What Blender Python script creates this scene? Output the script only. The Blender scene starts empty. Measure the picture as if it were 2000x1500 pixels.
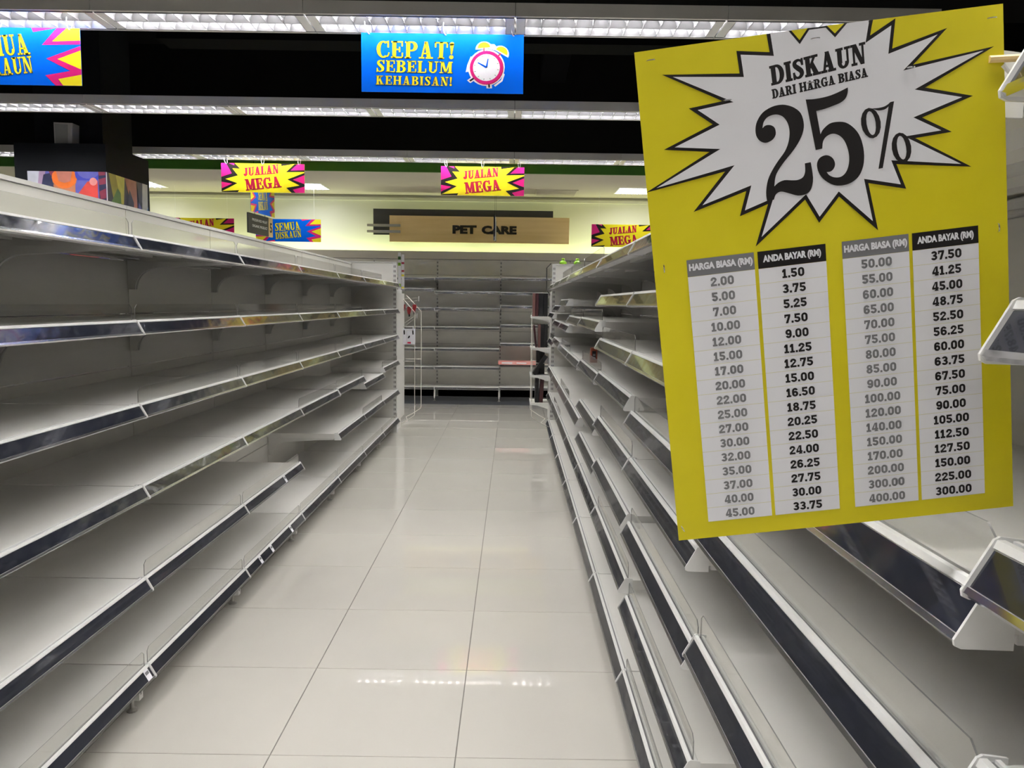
import bpy, math, random
from mathutils import Matrix, Vector
from mathutils.geometry import tessellate_polygon
random.seed(7)
C = bpy.context.scene.collection
sc = bpy.context.scene

# ------------------------------------------------------------------ camera
cam_d = bpy.data.cameras.new('camera'); cam = bpy.data.objects.new('camera', cam_d); C.objects.link(cam)
cam_d.sensor_width = 36; cam_d.lens = 36 * 1514.6 / 2000; cam_d.clip_start = .02; cam_d.clip_end = 100
PITCH, ROLL = .1035, -.0143
rx = Matrix.Rotation(-PITCH, 3, 'X'); ry = Matrix.Rotation(ROLL, 3, 'Y')
Mc = rx @ ry
r, f, u = Mc.col[0], Mc.col[1], Mc.col[2]
rot = Matrix((r, u, -f)).transposed()
cam.matrix_world = Matrix.Translation((0, 0, 1.4626)) @ rot.to_4x4()
sc.camera = cam
# ------------------------------------------------------------------ world, exposure
w = bpy.data.worlds.new('world'); sc.world = w; w.use_nodes = True
w.node_tree.nodes['Background'].inputs[0].default_value = (.9, .95, 1, 1)
w.node_tree.nodes['Background'].inputs[1].default_value = .02
sc.view_settings.view_transform = 'Standard'; sc.view_settings.look = 'None'
sc.view_settings.exposure = 0.08; sc.view_settings.gamma = 1; sc.view_settings.use_curve_mapping = False
LAMP_W = 138.0      # watts of every louvred ceiling fitting
COVE_W = 2.9      # watts of every cove tube behind the header
FIT_Y = (-1.80, .32, 2.44, 4.56, 6.66, 8.85)

# ------------------------------------------------------------------ materials
def nt(name):
    m = bpy.data.materials.new(name); m.use_nodes = True
    return m, m.node_tree, m.node_tree.nodes['Principled BSDF']
def mat(name, col, rough=.5, metal=0, spec=.5, emit=None, es=1, coat=0):
    m, t, b = nt(name)
    b.inputs['Base Color'].default_value = (*col, 1); b.inputs['Roughness'].default_value = rough
    b.inputs['Metallic'].default_value = metal; b.inputs['Specular IOR Level'].default_value = spec
    b.inputs['Coat Weight'].default_value = coat
    if emit: b.inputs['Emission Color'].default_value = (*emit, 1); b.inputs['Emission Strength'].default_value = es
    return m
def noisy(name, c1, c2, scale=(3, 3, 3), rough=.4, r2=None, bump=0, bscale=8, detail=4, spec=.5, coat=0, metal=0, lo=.35, hi=.65):
    m, t, b = nt(name); N = t.nodes; L = t.links
    tc = N.new('ShaderNodeTexCoord'); mp = N.new('ShaderNodeMapping'); mp.inputs['Scale'].default_value = scale
    L.new(tc.outputs['Object'], mp.inputs[0])
    n = N.new('ShaderNodeTexNoise'); n.inputs['Scale'].default_value = 1; n.inputs['Detail'].default_value = detail
    L.new(mp.outputs[0], n.inputs['Vector'])
    cr = N.new('ShaderNodeValToRGB'); cr.color_ramp.elements[0].position = lo; cr.color_ramp.elements[1].position = hi
    cr.color_ramp.elements[0].color = (*c1, 1); cr.color_ramp.elements[1].color = (*c2, 1)
    L.new(n.outputs[0], cr.inputs[0]); L.new(cr.outputs[0], b.inputs['Base Color'])
    b.inputs['Roughness'].default_value = rough; b.inputs['Specular IOR Level'].default_value = spec
    b.inputs['Coat Weight'].default_value = coat; b.inputs['Metallic'].default_value = metal
    if r2 is not None:
        mr = N.new('ShaderNodeMapRange'); mr.inputs['To Min'].default_value = rough; mr.inputs['To Max'].default_value = r2
        L.new(n.outputs[0], mr.inputs[0]); L.new(mr.outputs[0], b.inputs['Roughness'])
    if bump:
        n2 = N.new('ShaderNodeTexNoise'); n2.inputs['Scale'].default_value = bscale; n2.inputs['Detail'].default_value = 2
        L.new(mp.outputs[0], n2.inputs['Vector']); bp = N.new('ShaderNodeBump'); bp.inputs['Strength'].default_value = bump
        bp.inputs['Distance'].default_value = .02
        L.new(n2.outputs[0], bp.inputs['Height']); L.new(bp.outputs[0], b.inputs['Normal'])
    return m
M = {}
M['tile'] = noisy('polished_cream_tile', (.525, .505, .465), (.555, .535, .49), (1.2, 1.2, 1.2), rough=.025, r2=.045, spec=.6, coat=.5, detail=3)
M['grout'] = mat('dark_grout', (.16, .15, .135), .8)
M['shelf'] = noisy('white_enamel_shelf', (.72, .71, .68), (.79, .78, .755), (4, 1.2, 4), rough=.3, r2=.42, detail=5)
M['panel'] = noisy('white_enamel_back_panel', (.72, .705, .66), (.79, .775, .73), (3, .8, 9), rough=.24, r2=.4, detail=5)
M['white'] = mat('white_plastic', (.80, .80, .79), .3)
M['metal_w'] = mat('white_painted_metal', (.72, .715, .69), .35)
M['slot'] = mat('dark_slot', (.03, .03, .028), .7)
M['strip'] = noisy('navy_label_strip_under_clear_cover', (.011, .013, .021), (.019, .022, .034), (3, 1.6, 3), rough=.12, r2=.2, bump=.30, bscale=4.0, spec=.7, coat=.5)
M['strip_far'] = noisy('glossy_label_strip', (.10, .10, .11), (.22, .22, .23), (2, 6, 30), rough=.1, r2=.2, bump=.4, bscale=3.0, metal=.75)
M['chrome'] = mat('bright_metal_lip', (.78, .78, .79), .18, 1)
M['steel'] = mat('steel', (.45, .44, .42), .3, 1)
M['black'] = mat('black_paint', (.003, .003, .0035), .8, spec=.05)
M['ceil'] = mat('black_ceiling', (.004, .004, .004), .9, spec=.1)
M['darkgrey'] = mat('dark_grey_board', (.045, .045, .042), .5)
M['casing'] = noisy('charcoal_column_casing', (.005, .006, .008), (.008, .009, .011), (2, 2, 2), rough=.7, spec=.12)
M['wall'] = mat('cream_wall', (.68, .68, .60), .7, spec=.3)
M['soffit'] = mat('beige_soffit', (.50, .46, .42), .8, spec=.2)
M['green'] = mat('green_fascia', (.035, .14, .012), .6)
M['ledge'] = mat('grey_cream_header', (.55, .52, .47), .6)
M['plinth'] = mat('dark_grey_plinth', (.06, .065, .075), .35)
M['profile'] = mat('grey_lamp_profile', (.46, .45, .42), .5)
M['louvre'] = mat('satin_aluminium_louvre', (.26, .26, .28), .25, .5)
M['tube'] = mat('fluorescent_tube', (1, 1, 1), .4, emit=(1, .99, .97), es=1.6)
M['covetube'] = mat('yellow_green_cove_tube', (1, 1, .8), .4, emit=(.92, 1, .42), es=6)
M['yellow'] = noisy('yellow_print', (.72, .62, .012), (.76, .66, .018), (20, 20, 20), rough=.42, spec=.35)
M['paper'] = mat('white_print', (.84, .84, .88), .45, spec=.35)
M['ink'] = mat('black_print', (.012, .010, .010), .42, spec=.35)
M['greyink_and_groove'] = mat('grey_print_and_groove_shade', (.19, .19, .20), .45)
M['rule'] = mat('pale_yellow_rule', (.66, .62, .30), .5)
M['blue'] = mat('blue_print', (.0, .13, .80), .25, spec=.5)
M['syellow'] = mat('sign_yellow_print', (.90, .78, .02), .3)
M['pink'] = mat('magenta_print', (.68, .015, .20), .3)
M['red'] = mat('crimson_print', (.50, .012, .06), .3)
M['navy'] = mat('navy_outline_print', (.02, .05, .16), .4)
M['spaper'] = mat('sign_white_print', (.85, .85, .9), .3)
M['wood'] = noisy('pale_wood_laminate', (.78, .57, .27), (.86, .65, .34), (1.2, 6, 14), rough=.5, detail=6)
M['bar'] = mat('brushed_bar', (.42, .41, .40), .35, .6)
M['binder'] = mat('black_book_cover', (.009, .009, .011), .35)
M['binder2'] = mat('dark_maroon_book_cover', (.05, .012, .015), .35)
M['binder3'] = mat('dusty_pink_book_cover', (.17, .08, .07), .4)
M['salmon'] = noisy('salmon_box', (.80, .25, .22), (.85, .45, .42), (8, 8, 8), rough=.5)
M['redpack'] = mat('dark_red_pack', (.22, .008, .012), .35)
M['lime'] = mat('lime_green_plastic', (.30, .62, .03), .35)
M['wire'] = mat('cream_coated_wire', (.68, .66, .60), .35)
M['speaker'] = mat('grey_speaker_shell', (.5, .48, .43), .6)
M['speakermesh'] = mat('speaker_grille', (.3, .3, .26), .8)
M['brownred'] = mat('brown_red_box', (.30, .06, .025), .4)
def clear(name, tint, edge=False, gl=.5):
    m, t, b = nt(name); N = t.nodes; L = t.links; N.remove(b)
    out = N['Material Output']; tr = N.new('ShaderNodeBsdfTransparent'); tr.inputs[0].default_value = (*tint, 1)
    g = N.new('ShaderNodeBsdfGlossy'); g.inputs['Roughness'].default_value = .05; g.inputs[0].default_value = (1, 1, 1, 1)
    lw = N.new('ShaderNodeLayerWeight'); lw.inputs[0].default_value = .5; pw = N.new('ShaderNodeMath'); pw.operation = 'POWER'; pw.inputs[1].default_value = 5; L.new(lw.outputs['Facing'], pw.inputs[0]); fr = N.new('ShaderNodeMath'); fr.operation = 'MULTIPLY_ADD'; fr.inputs[1].default_value = .5; fr.inputs[2].default_value = .07; L.new(pw.outputs[0], fr.inputs[0])
    mx = N.new('ShaderNodeMixShader'); L.new(fr.outputs[0], mx.inputs[0]); L.new(tr.outputs[0], mx.inputs[1]); L.new(g.outputs[0], mx.inputs[2])
    L.new(mx.outputs[0], out.inputs[0]); return m
M['acrylic'] = clear('clear_acrylic', (.93, .93, .92))
M['acredge'] = mat('acrylic_cut_edge', (.24, .24, .235), .3)

# ------------------------------------------------------------------ mesh builder
class MB:
    def __init__(s): s.v = []; s.f = []; s.m = []; s.mats = []
    def mi(s, m):
        m = M[m]
        if m not in s.mats: s.mats.append(m)
        return s.mats.index(m)
    def add(s, vs, fs, m):
        k = len(s.v); i = s.mi(m); s.v += [tuple(v) for v in vs]
        for f in fs: s.f.append(tuple(k + a for a in f)); s.m.append(i)
    def box(s, x0, x1, y0, y1, z0, z1, m, xf=None):
        if x0 > x1: x0, x1 = x1, x0
        if y0 > y1: y0, y1 = y1, y0
        if z0 > z1: z0, z1 = z1, z0
        V = [(x0,y0,z0),(x1,y0,z0),(x1,y1,z0),(x0,y1,z0),(x0,y0,z1),(x1,y0,z1),(x1,y1,z1),(x0,y1,z1)]
        if xf: V = [xf(v) for v in V]
        s.add(V, [(0,3,2,1),(4,5,6,7),(0,1,5,4),(1,2,6,5),(2,3,7,6),(3,0,4,7)], m)
    def bbox(s, x0, x1, y0, y1, z0, z1, m, b=.004):
        # box with chamfered vertical edges
        P = [(x0+b,y0),(x1-b,y0),(x1,y0+b),(x1,y1-b),(x1-b,y1),(x0+b,y1),(x0,y1-b),(x0,y0+b)]
        n = 8; V = [(x,y,z0) for x,y in P] + [(x,y,z1) for x,y in P]
        s.add(V, [tuple(range(n-1,-1,-1)), tuple(range(n,2*n))] + [(i,(i+1)%n,n+(i+1)%n,n+i) for i in range(n)], m)
    def prism(s, P, y0, y1, m, sx=1, me=None):
        # P: (x,z) outline counter-clockwise seen from -Y; extruded along Y
        P = [(sx*x, z) for x, z in P]
        A = sum(P[i][0]*P[(i+1)%len(P)][1]-P[(i+1)%len(P)][0]*P[i][1] for i in range(len(P)))
        if A < 0: P = P[::-1]
        n = len(P); V = [(x,y0,z) for x,z in P] + [(x,y1,z) for x,z in P]
        s.add(V, [(i, i+n, (i+1)%n+n, (i+1)%n)[::-1] for i in range(n)], m)
        tri = tessellate_polygon([[Vector((x, z, 0)) for x, z in P]])
        F = []
        for t in tri:
            a, b, c = t
            ar = (P[b][0]-P[a][0])*(P[c][1]-P[a][1])-(P[c][0]-P[a][0])*(P[b][1]-P[a][1])
            if ar < 0: b, c = c, b
            F.append((a, b, c)); F.append((a+n, c+n, b+n))
        s.add(V, F, me or m)
    def tube(s, pts, r, m, n=8, closed=False):
        pts = [Vector(p) for p in pts]; k = len(pts); R = []
        up = Vector((.13, .31, .94)).normalized()
        for i, p in enumerate(pts):
            a = pts[(i-1) % k] if (i or closed) else p; b = pts[(i+1) % k] if (i < k-1 or closed) else p
            d = (b-a).normalized(); q = d.cross(up).normalized(); w_ = q.cross(d).normalized()
            R.append([p + (q*math.cos(2*math.pi*j/n) + w_*math.sin(2*math.pi*j/n))*r for j in range(n)])
        V = [v for ring in R for v in ring]; F = []
        for i in range(k if closed else k-1):
            o = (i+1) % k
            for j in range(n): F.append((i*n+j, i*n+(j+1)%n, o*n+(j+1)%n, o*n+j))
        if not closed: F += [tuple(range(n-1,-1,-1)), tuple(range((k-1)*n, k*n))]
        s.add(V, F, m)
    def lathe(s, prof, m, n=20, c=(0,0,0)):
        V = []; F = []
        for r_, z in prof:
            for j in range(n): a = 2*math.pi*j/n; V.append((c[0]+r_*math.cos(a), c[1]+r_*math.sin(a), c[2]+z))
        for i in range(len(prof)-1):
            for j in range(n): F.append((i*n+j, i*n+(j+1)%n, (i+1)*n+(j+1)%n, (i+1)*n+j))
        F += [tuple(range(n-1,-1,-1)), tuple(range((len(prof)-1)*n, len(prof)*n))]
        s.add(V, F, m)
    def mesh(s, name, smooth=False):
        me = bpy.data.meshes.new(name); me.from_pydata(s.v, [], s.f)
        for m in s.mats: me.materials.append(m)
        me.polygons.foreach_set('material_index', s.m)
        if smooth: me.polygons.foreach_set('use_smooth', [True]*len(s.f))
        me.update(); return me
    def build(s, name, parent=None, loc=(0,0,0), smooth=False, rz=0):
        return link(name, s.mesh(name, smooth), parent, loc, rz)
def link(name, me, parent=None, loc=(0,0,0), rz=0):
    o = bpy.data.objects.new(name, me); C.objects.link(o); o.location = loc; o.rotation_euler = (0,0,rz)
    if parent: o.parent = parent
    return o
def thing(name, label, cat, loc=(0,0,0), group=None, rz=0):
    o = bpy.data.objects.new(name, None); o.empty_display_size = .1; C.objects.link(o); o.location = loc; o.rotation_euler = (0,0,rz)
    return tag(o, label, cat, group)
def tag(o, label, cat=None, group=None, kind=None):
    if label: o['label'] = label
    if cat: o['category'] = cat
    if group: o['group'] = group
    if kind: o['kind'] = kind
    return o
def struct(o, label, cat): return tag(o, label, cat, None, 'structure')

# ------------------------------------------------------------------ structure
def J(k): return 2.625 + .9947*(k-1)          # joints between shelving bays
PIT = .6
X0, Y0 = -.7653, 2.3687
fl = MB(); fl.box(-9, 8, -5, 12.2, -.06, -.004, 'grout'); floor = fl.build('floor'); struct(floor, 'polished cream tiled floor with thin dark joints', 'floor')
tm = MB(); g = .0016; c_ = .001
V = [(g,g,-.004),(PIT-g,g,-.004),(PIT-g,PIT-g,-.004),(g,PIT-g,-.004),(g,g,-c_),(PIT-g,g,-c_),(PIT-g,PIT-g,-c_),(g,PIT-g,-c_),(g+c_,g+c_,0),(PIT-g-c_,g+c_,0),(PIT-g-c_,PIT-g-c_,0),(g+c_,PIT-g-c_,0)]
tm.add(V, [(0,1,5,4),(1,2,6,5),(2,3,7,6),(3,0,4,7),(4,5,9,8),(5,6,10,9),(6,7,11,10),(7,4,8,11),(8,9,10,11)], 'tile')
tmesh = tm.mesh('tile'); rest = MB()
for i in range(-12, 14):
    for j in range(-12, 16):
        x, y = X0+PIT*i, Y0+PIT*j
        if -5 <= i <= 5 and -4 <= j <= 15:
            t = link('tile', tmesh, floor, (x, y, random.uniform(-.00015, .00015)))
        elif x > -9 and x+PIT < 8 and y > -5 and y+PIT < 12.2:
            rest.add([(a+x, b+y, c) for a, b, c in V], [(0,1,5,4),(1,2,6,5),(2,3,7,6),(3,0,4,7),(4,5,9,8),(5,6,10,9),(6,7,11,10),(7,4,8,11),(8,9,10,11)], 'tile')
tag(rest.build('tiles', floor), None, None, None, 'stuff')
def sbox(name, args, m, label, cat):
    b = MB(); b.box(*args, m); return struct(b.build(name), label, cat)
sbox('wall_left', (-9.1,-9,-5,12.2,0,4.6), 'soffit', 'beige side wall far beyond the left shelving', 'wall')
sbox('wall_right', (8,8.1,-5,12.2,0,4.6), 'soffit', 'beige side wall beyond the right shelving', 'wall')
sbox('wall_front', (-9,8,-5.1,-5,0,4.6), 'soffit', 'beige wall behind the camera', 'wall')
sbox('wall_back', (-9,8,12.1,12.2,0,3.085), 'wall', 'cream far wall washed yellow-green from below', 'wall')
sbox('ceiling', (-9.1,8.1,-5.1,12.3,4.6,4.7), 'ceil', 'black open ceiling void above the lamp rows', 'ceiling')
sbox('trim_1', (-9,8,12.055,12.1,3.0,3.045), 'wall', 'pale thin moulding along the top of the far wall', 'trim')
sof = MB(); sof.box(-9, 8, 9.98, 12.1, 3.085, 3.11, 'soffit'); struct(sof.build('ceiling_soffit'), 'lower beige soffit in front of the far wall', 'ceiling')
sbox('trim_2', (-9,8,9.95,9.98,3.085,3.195), 'green', 'dark green fascia band along the edge of the soffit', 'trim')
sbox('wall_upper', (-9,8,9.99,10.04,3.195,4.6), 'ceil', 'black bulkhead above the green fascia', 'wall')
# faint dark ducts in the void
d = MB(); d.box(-3.4,8,7.6,7.9,3.9,4.15,'black'); tag(d.build('duct'), 'black air duct crossing the ceiling void behind the second lamp row', 'duct')
d = MB(); d.box(.3,.6,-4,9.9,4.18,4.45,'black'); tag(d.build('duct'), 'black air duct running lengthwise above the aisle', 'duct')

# ------------------------------------------------------------------ louvred ceiling lamps
def fitting_meshes():
    W, D, H = 1.187, .275, .066
    h = MB()                                              # housing, origin near bottom centre of near edge
    h.box(-W/2, W/2, -.035, -.015, 0, H, 'profile'); h.box(-W/2, W/2, D, D+.02, 0, H, 'profile')
    h.box(-W/2, W/2, -.035, D+.02, H, H+.006, 'profile')
    h.box(-W/2, W/2, -.0145, -.004, .012, H, 'black')
    for x in (-.38, .38):
        h.tube([(x,-.008,.006),(x,-.008,.014)], .006, 'steel', 6)
    l = MB()
    l.box(-W/2+.004, W/2-.004, 0, .006, 0, .05, 'louvre'); l.box(-W/2+.004, W/2-.004, D-.014, D-.004, 0, .05, 'louvre')
    for (y1_, y2_) in ((.006,.03),(D-.014,D-.038)):
        V = [(-W/2+.05,y1_,0.001),(-W/2+.05,y2_,.046),(W/2-.05,y2_,.046),(W/2-.05,y1_,.001)]; l.add(V, [(0,1,2,3)], 'louvre')
    l.prism([(-.0, 0), (.0, .05)] and [(0,0),(.006,.0),(.012,.045),(-.006,.045)], 0, 0.0001, 'louvre') if False else None
    # middle rail with wedge section, extruded along X
    ym = D/2-.004
    V = [(-W/2+.05,ym-.003,0),(-W/2+.05,ym+.003,0),(-W/2+.05,ym+.036,.046),(-W/2+.05,ym-.036,.046)]
    V += [(W/2-.05, b, c) for a, b, c in V]
    l.add(V, [(0,4,5,1),(1,5,6,2),(2,6,7,3),(3,7,4,0)], 'louvre')
    n = 11; x0 = -W/2+.055; p = (W-.11)/n
    for s_ in (-W/2+.004, W/2-.055):
        l.box(s_, s_+.051, .006, D-.014, .001, .006, 'white')
    for k in range(n+1):
        x = x0+p*k
        for (ya, yb) in ((.006, ym-.003), (ym+.003, D-.014)):
            P = []
            for q in range(7):                            # parabolic cross blade, thick on top
                tt = q/6; P.append((.0012+.027*tt**2, .044*tt))
            A = [(x-a, z) for a, z in P]; B = [(x+a, z) for a, z in P]
            m_ = len(A); V = [(a, ya, z) for a, z in A]+[(a, yb, z) for a, z in A]+[(a, ya, z) for a, z in B]+[(a, yb, z) for a, z in B]
            F = [(i, i+1, m_+i+1, m_+i) for i in range(m_-1)] + [(2*m_+i, 3*m_+i, 3*m_+i+1, 2*m_+i+1) for i in range(m_-1)] + [(0, m_, 3*m_, 2*m_)]
            l.add(V, F, 'louvre')
    t = MB(); t.tube([(-W/2+.06,0,0),(W/2-.06,0,0)], .008, 'tube', 8)
    return h.mesh('housing'), l.mesh('louvre', False), t.mesh('tube', True)
hm, lm, tbm = fitting_meshes()
ld = bpy.data.lights.new('lamp_light', 'AREA'); ld.shape = 'RECTANGLE'; ld.size = 1.06; ld.size_y = .235; ld.energy = LAMP_W; ld.color = (1, .975, .94)
rowname = ['row behind the camera', 'row overhead', 'row just ahead overhead', 'nearest visible lamp row', 'middle visible lamp row', 'farthest lamp row']
for ri, yy in enumerate(FIT_Y):
    ks = range(-2, 3) if ri < 3 else (range(-2, 3) if ri == 3 else range(-4, 5) if ri == 4 else range(-5, 5))
    if ri < 3: ks = range(-3, 3)
    for k in ks:
        x = -1.2+1.19*k+.595
        side = 'leftmost' if k == ks[0] else 'rightmost' if k == ks[-1] else ['first','second','third','fourth','fifth','sixth','seventh','eighth','ninth','tenth'][k-ks[0]]+' from the left'
        o = thing('ceiling_light', 'louvred fluorescent ceiling light, %s in the %s' % (side, rowname[ri]), 'light', (x, yy, 3.06), 'louvred lights in the ' + rowname[ri])
        link('housing', hm, o); link('louvre', lm, o)
        for q in (.07, .2): link('tube', tbm, o, (0, q, .055))
        lo = bpy.data.objects.new('lamp_light', ld); C.objects.link(lo); lo.parent = o; lo.location = (0, .133, .0625)

# ------------------------------------------------------------------ shelving
DEP = .513
RAILP = [(-.02,0),(0,0),(.0225,-.0395),(.0225,-.045),(-.02,-.045)]
def on(t, n):                                             # point along the sloped rail face, t 0..1, n out of it
    L = math.hypot(.0225, -.0395); return (.0225*t + n*.0395/L, -.0395*t + n*.0225/L)
def rail_mesh(s, W):
    b = MB(); a, e = .004, W-.004
    b.prism(RAILP, a, e, 'white', s)
    b.prism([(-.0055,0),(-.0055,.004),(.001,.004),on(.10,.002),on(.10,0)], a, e, 'white', s)
    b.prism([(-.0115,0),(-.0115,.0006),(-.0058,.0006),(-.0058,0)], a, e, 'greyink_and_groove', s)  # grey strip paints shade into the groove between the two beads
    b.prism([(-.017,.0),(-.017,.003),(-.0125,.003),(-.0125,0)], a, e, 'white', s)
    b.prism([on(.95,0),on(.95,.003),on(1.08,.003),on(1.12,-.002)], a, e, 'chrome', s)
    P = [(-.024,.004),(-.002,.0065),(.003,.004),(.0275,-.040),(.0265,-.0455),(.021,-.048),(-.024,-.049)]
    for q in (.001, e-.0005): b.prism(P, q, q+.003, 'white', s)
    return b.mesh('price_rail')
def strip_mesh(s, W):
    b = MB(); b.prism([on(.13,0),on(.13,.0012),on(.93,.0012),on(.93,0)], .0062, W-.0062, 'strip', s); return b.mesh('label_strip')
def shelf_mesh(s, W):
    b = MB(); y0, y1 = .004, W-.004
    def X(a): return s*a
    b.box(X(-.0215), X(-DEP), y0, y1, -.005, -.002, 'shelf')
    b.box(X(-.0215), X(-.024), y0, y1, -.045, -.005, 'shelf')
    for y in (y0, y1-.002): b.box(X(-.024), X(-DEP), y, y+.002, -.036, -.005, 'shelf')
    for xa in (-.12, -.24, -.37):
        b.box(X(xa), X(xa-.045), y0+.05, y1-.05, -.022, -.005, 'shelf')
    b.box(X(-.44), X(-.50), y0+.03, y1-.03, -.030, -.024, 'shelf')
    return b.mesh('shelf')
def bracket_mesh(s):
    P = [(-.03,-.037),(-.50,-.037),(-.508,-.037),(-.508,-.165),(-.475,-.165)]
    for i in range(9):
        a = math.pi - (math.pi/2)*i/8 ; P.append((-.475+.11*(1-math.cos((math.pi/2)*i/8)), -.165+.10*math.sin((math.pi/2)*i/8)))
    P += [(-.25,-.058),(-.14,-.050),(-.03,-.046)]
    b = MB(); b.prism(P, 0, .0035, 'metal_w', s)
    # pressed rim that follows the curve
    q = [p for p in P[4:]]
    for i in range(len(q)-1):
        (x1,z1),(x2,z2) = q[i], q[i+1]
        dx, dz = x2-x1, z2-z1; L = math.hypot(dx, dz) or 1; nx, nz = -dz/L*.010, dx/L*.010
        b.prism([(x1,z1),(x2,z2),(x2+nx,z2+nz),(x1+nx,z1+nz)], -.0025, .006, 'metal_w', s)
    return b.mesh('shelf_bracket')
def guard_mesh(s, W, h=.057):
    b = MB(); a, e = .012, W-.012; t = .0022; x = -.0095*s
    P = [(a,.0),(e,.0),(e,h-.012),(e-.014,h),(a+.014,h),(a,h-.012)]; n = len(P)
    V = [(x-t/2,y,z) for y,z in P]+[(x+t/2,y,z) for y,z in P]
    b.add(V, [tuple(range(n-1,-1,-1)), tuple(range(n,2*n))], 'acrylic')
    b.add(V, [(i,(i+1)%n,n+(i+1)%n,n+i) for i in range(n)], 'acredge')
    return b.mesh('clear_guard')
def foot_mesh(s):
    b = MB()
    b.prism([(-.03,.128),(-.50,.128),(-.50,.06),(-.14,.06),(-.10,.045),(-.03,.045)], -.014, .014, 'metal_w', s)
    b.box(-.034*s, -.03*s, -.004, .004, .062, .105, 'slot')
    return b.mesh('base_leg')
def screw_mesh():
    b = MB(); b.lathe([(.019,0),(.019,.006),(.012,.010),(.0075,.012),(.0075,.045)], 'steel', 12); return b.mesh('levelling_screw', False)
PZ = [.135, .415, .655, .90, 1.145, 1.39, 1.635, 1.868]
def panel_mesh(z0, z1, W):
    b = MB(); y0, y1 = .0035, W-.0035
    P = [(-.004, z0+.0014), (.0, z0+.004), (.0, z1-.004), (-.004, z1-.0014), (-.018, z1-.0014), (-.018, z0+.0014)]
    b.prism([(x, z) for x, z in P], y0, y1, 'panel'); return b.mesh('back_panel')
def upright_mesh():
    b = MB(); b.box(-.045, -.0185, .0, .030, 0, 1.868, 'metal_w'); b.box(-.0185, -.012, .0, .0034, .14, 1.866, 'slot')
    return b.mesh('upright')
def cap_mesh(W):
    b = MB(); b.box(-.045, .006, .001, W-.001, 1.868, 1.884, 'metal_w'); return b.mesh('top_cap')
Wb = .9947
KIT = {}
for s in (1, -1):
    KIT[s] = dict(rail=rail_mesh(s, Wb), strip=strip_mesh(s, Wb), shelf=shelf_mesh(s, Wb), br=bracket_mesh(s), guard=guard_mesh(s, Wb), foot=foot_mesh(s))
screw = screw_mesh(); upm = upright_mesh(); capm = cap_mesh(Wb); pm = [panel_mesh(PZ[i], PZ[i+1], Wb) for i in range(len(PZ)-1)]
def add_shelf(bay, s, z, kit, guard, tags=(), br=True, y=0):
    sh = link('shelf', kit['shelf'], bay, (0, y, z))
    link('price_rail', kit['rail'], sh); link('label_strip', kit['strip'], sh)
    if br:
        for q in (.008, Wb-.012-y): link('shelf_bracket', kit['br'], sh, (0, q, 0))
    if guard: link('clear_guard', kit['guard'], sh)
    for t in tags:
        b = MB(); b.prism([on(.1,.0014),on(.1,.0022),on(.95,.0022),on(.95,.0014)], 0, .03, 'spaper', s)
        b.prism([on(.25,.0023),on(.25,.0026),on(.5,.0026),on(.5,.0023)], .004, .026, 'greyink_and_groove', s)
        b.build('price_tag', sh, (0, t, 0))
    return sh
def bay(s, xf, k, levels, label, group):
    o = thing('shelving_bay', label, 'shelving', (xf, J(k), 0), group)
    kit = KIT[s]
    for i, me in enumerate(pm):
        p = link('back_panel', me, o, (-s*DEP, 0, 0))
        if s < 0: p.rotation_euler = (0, 0, math.pi); p.location = (DEP, Wb, 0)
    p = link('top_cap', capm, o, (-s*DEP, 0 if s > 0 else Wb, 0), rz=0 if s > 0 else math.pi)
    p = link('upright', upm, o, (-s*DEP, 0 if s > 0 else .03, 0), rz=0 if s > 0 else math.pi)
    for z, gd, tg in levels:
        if s < 0 and k == -1 and z > 1.6: add_shelf(o, s, z, KIT[2], gd, tg, True, .045)
        else: add_shelf(o, s, z, kit, gd, tg, z > .2)
    fo = link('base_leg', kit['foot'], o, (0, 0, 0)); link('levelling_screw', screw, fo, (-s*.064, 0, 0)); link('levelling_screw', screw, fo, (-s*.45, 0, 0))
    return o
W2 = Wb-.045; KIT[2] = dict(rail=rail_mesh(-1, W2), strip=strip_mesh(-1, W2), shelf=shelf_mesh(-1, W2), br=KIT[-1]['br'], guard=guard_mesh(-1, W2))
XL, XR = -1.272, .408
L0,L1,L2,L3,L4,L5 = 1.6675,1.3846,1.1004,.818,.4888,.1733
LB = {
 -1:[(L0,1,()),(L1,1,()),(L2,0,()),(L3,0,()),(L4,0,()),(L5,1,())],
 0:[(L0,1,()),(L1,1,()),(L2,0,()),(L3,0,()),(L4,0,()),(L5,1,(.945,))],
 1:[(L0,1,()),(L1,1,()),(L2,1,()),(L3,0,()),(L4,1,()),(L5,1,())],
 2:[(L0,1,()),(L1,1,()),(L2,1,()),(L3,0,()),(L4,1,(.62,)),(L5,1,(.18,.36,.72))],
 3:[(L0,1,()),(L1,1,()),(L2,1,()),(L3,1,()),(L5,1,())],
 4:[(L0,1,()),(L1,1,()),(L2,1,()),(L3+.008,1,()),(L4+.006,0,()),(L5,1,())],
 5:[(L0,1,()),(L1,0,()),(L2,0,()),(.761,0,()),(L4+.003,1,()),(L5,1,())],
 6:[(L0,0,()),(L1,0,()),(L2,0,()),(.816,1,()),(L4,0,()),(L5,1,())]}
ordn = ['nearest', 'second', 'third', 'fourth', 'fifth', 'sixth', 'seventh', 'eighth', 'farthest']
for k in range(-1, 7):
    n = 'beside the camera, left of the frame' if k == -1 else ['nearest in view, cut by the left edge','second from the front','third from the front','fourth from the front, missing its second lowest shelf','fifth from the front','sixth from the front','farthest, ending at the end panel'][k]
    if k == 2: n = 'third from the front, with the last low shelf before the gap'
    bay(1, XL, k, LB[k], 'left row shelving bay, ' + n, 'empty shelving bays of the left row')
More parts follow.
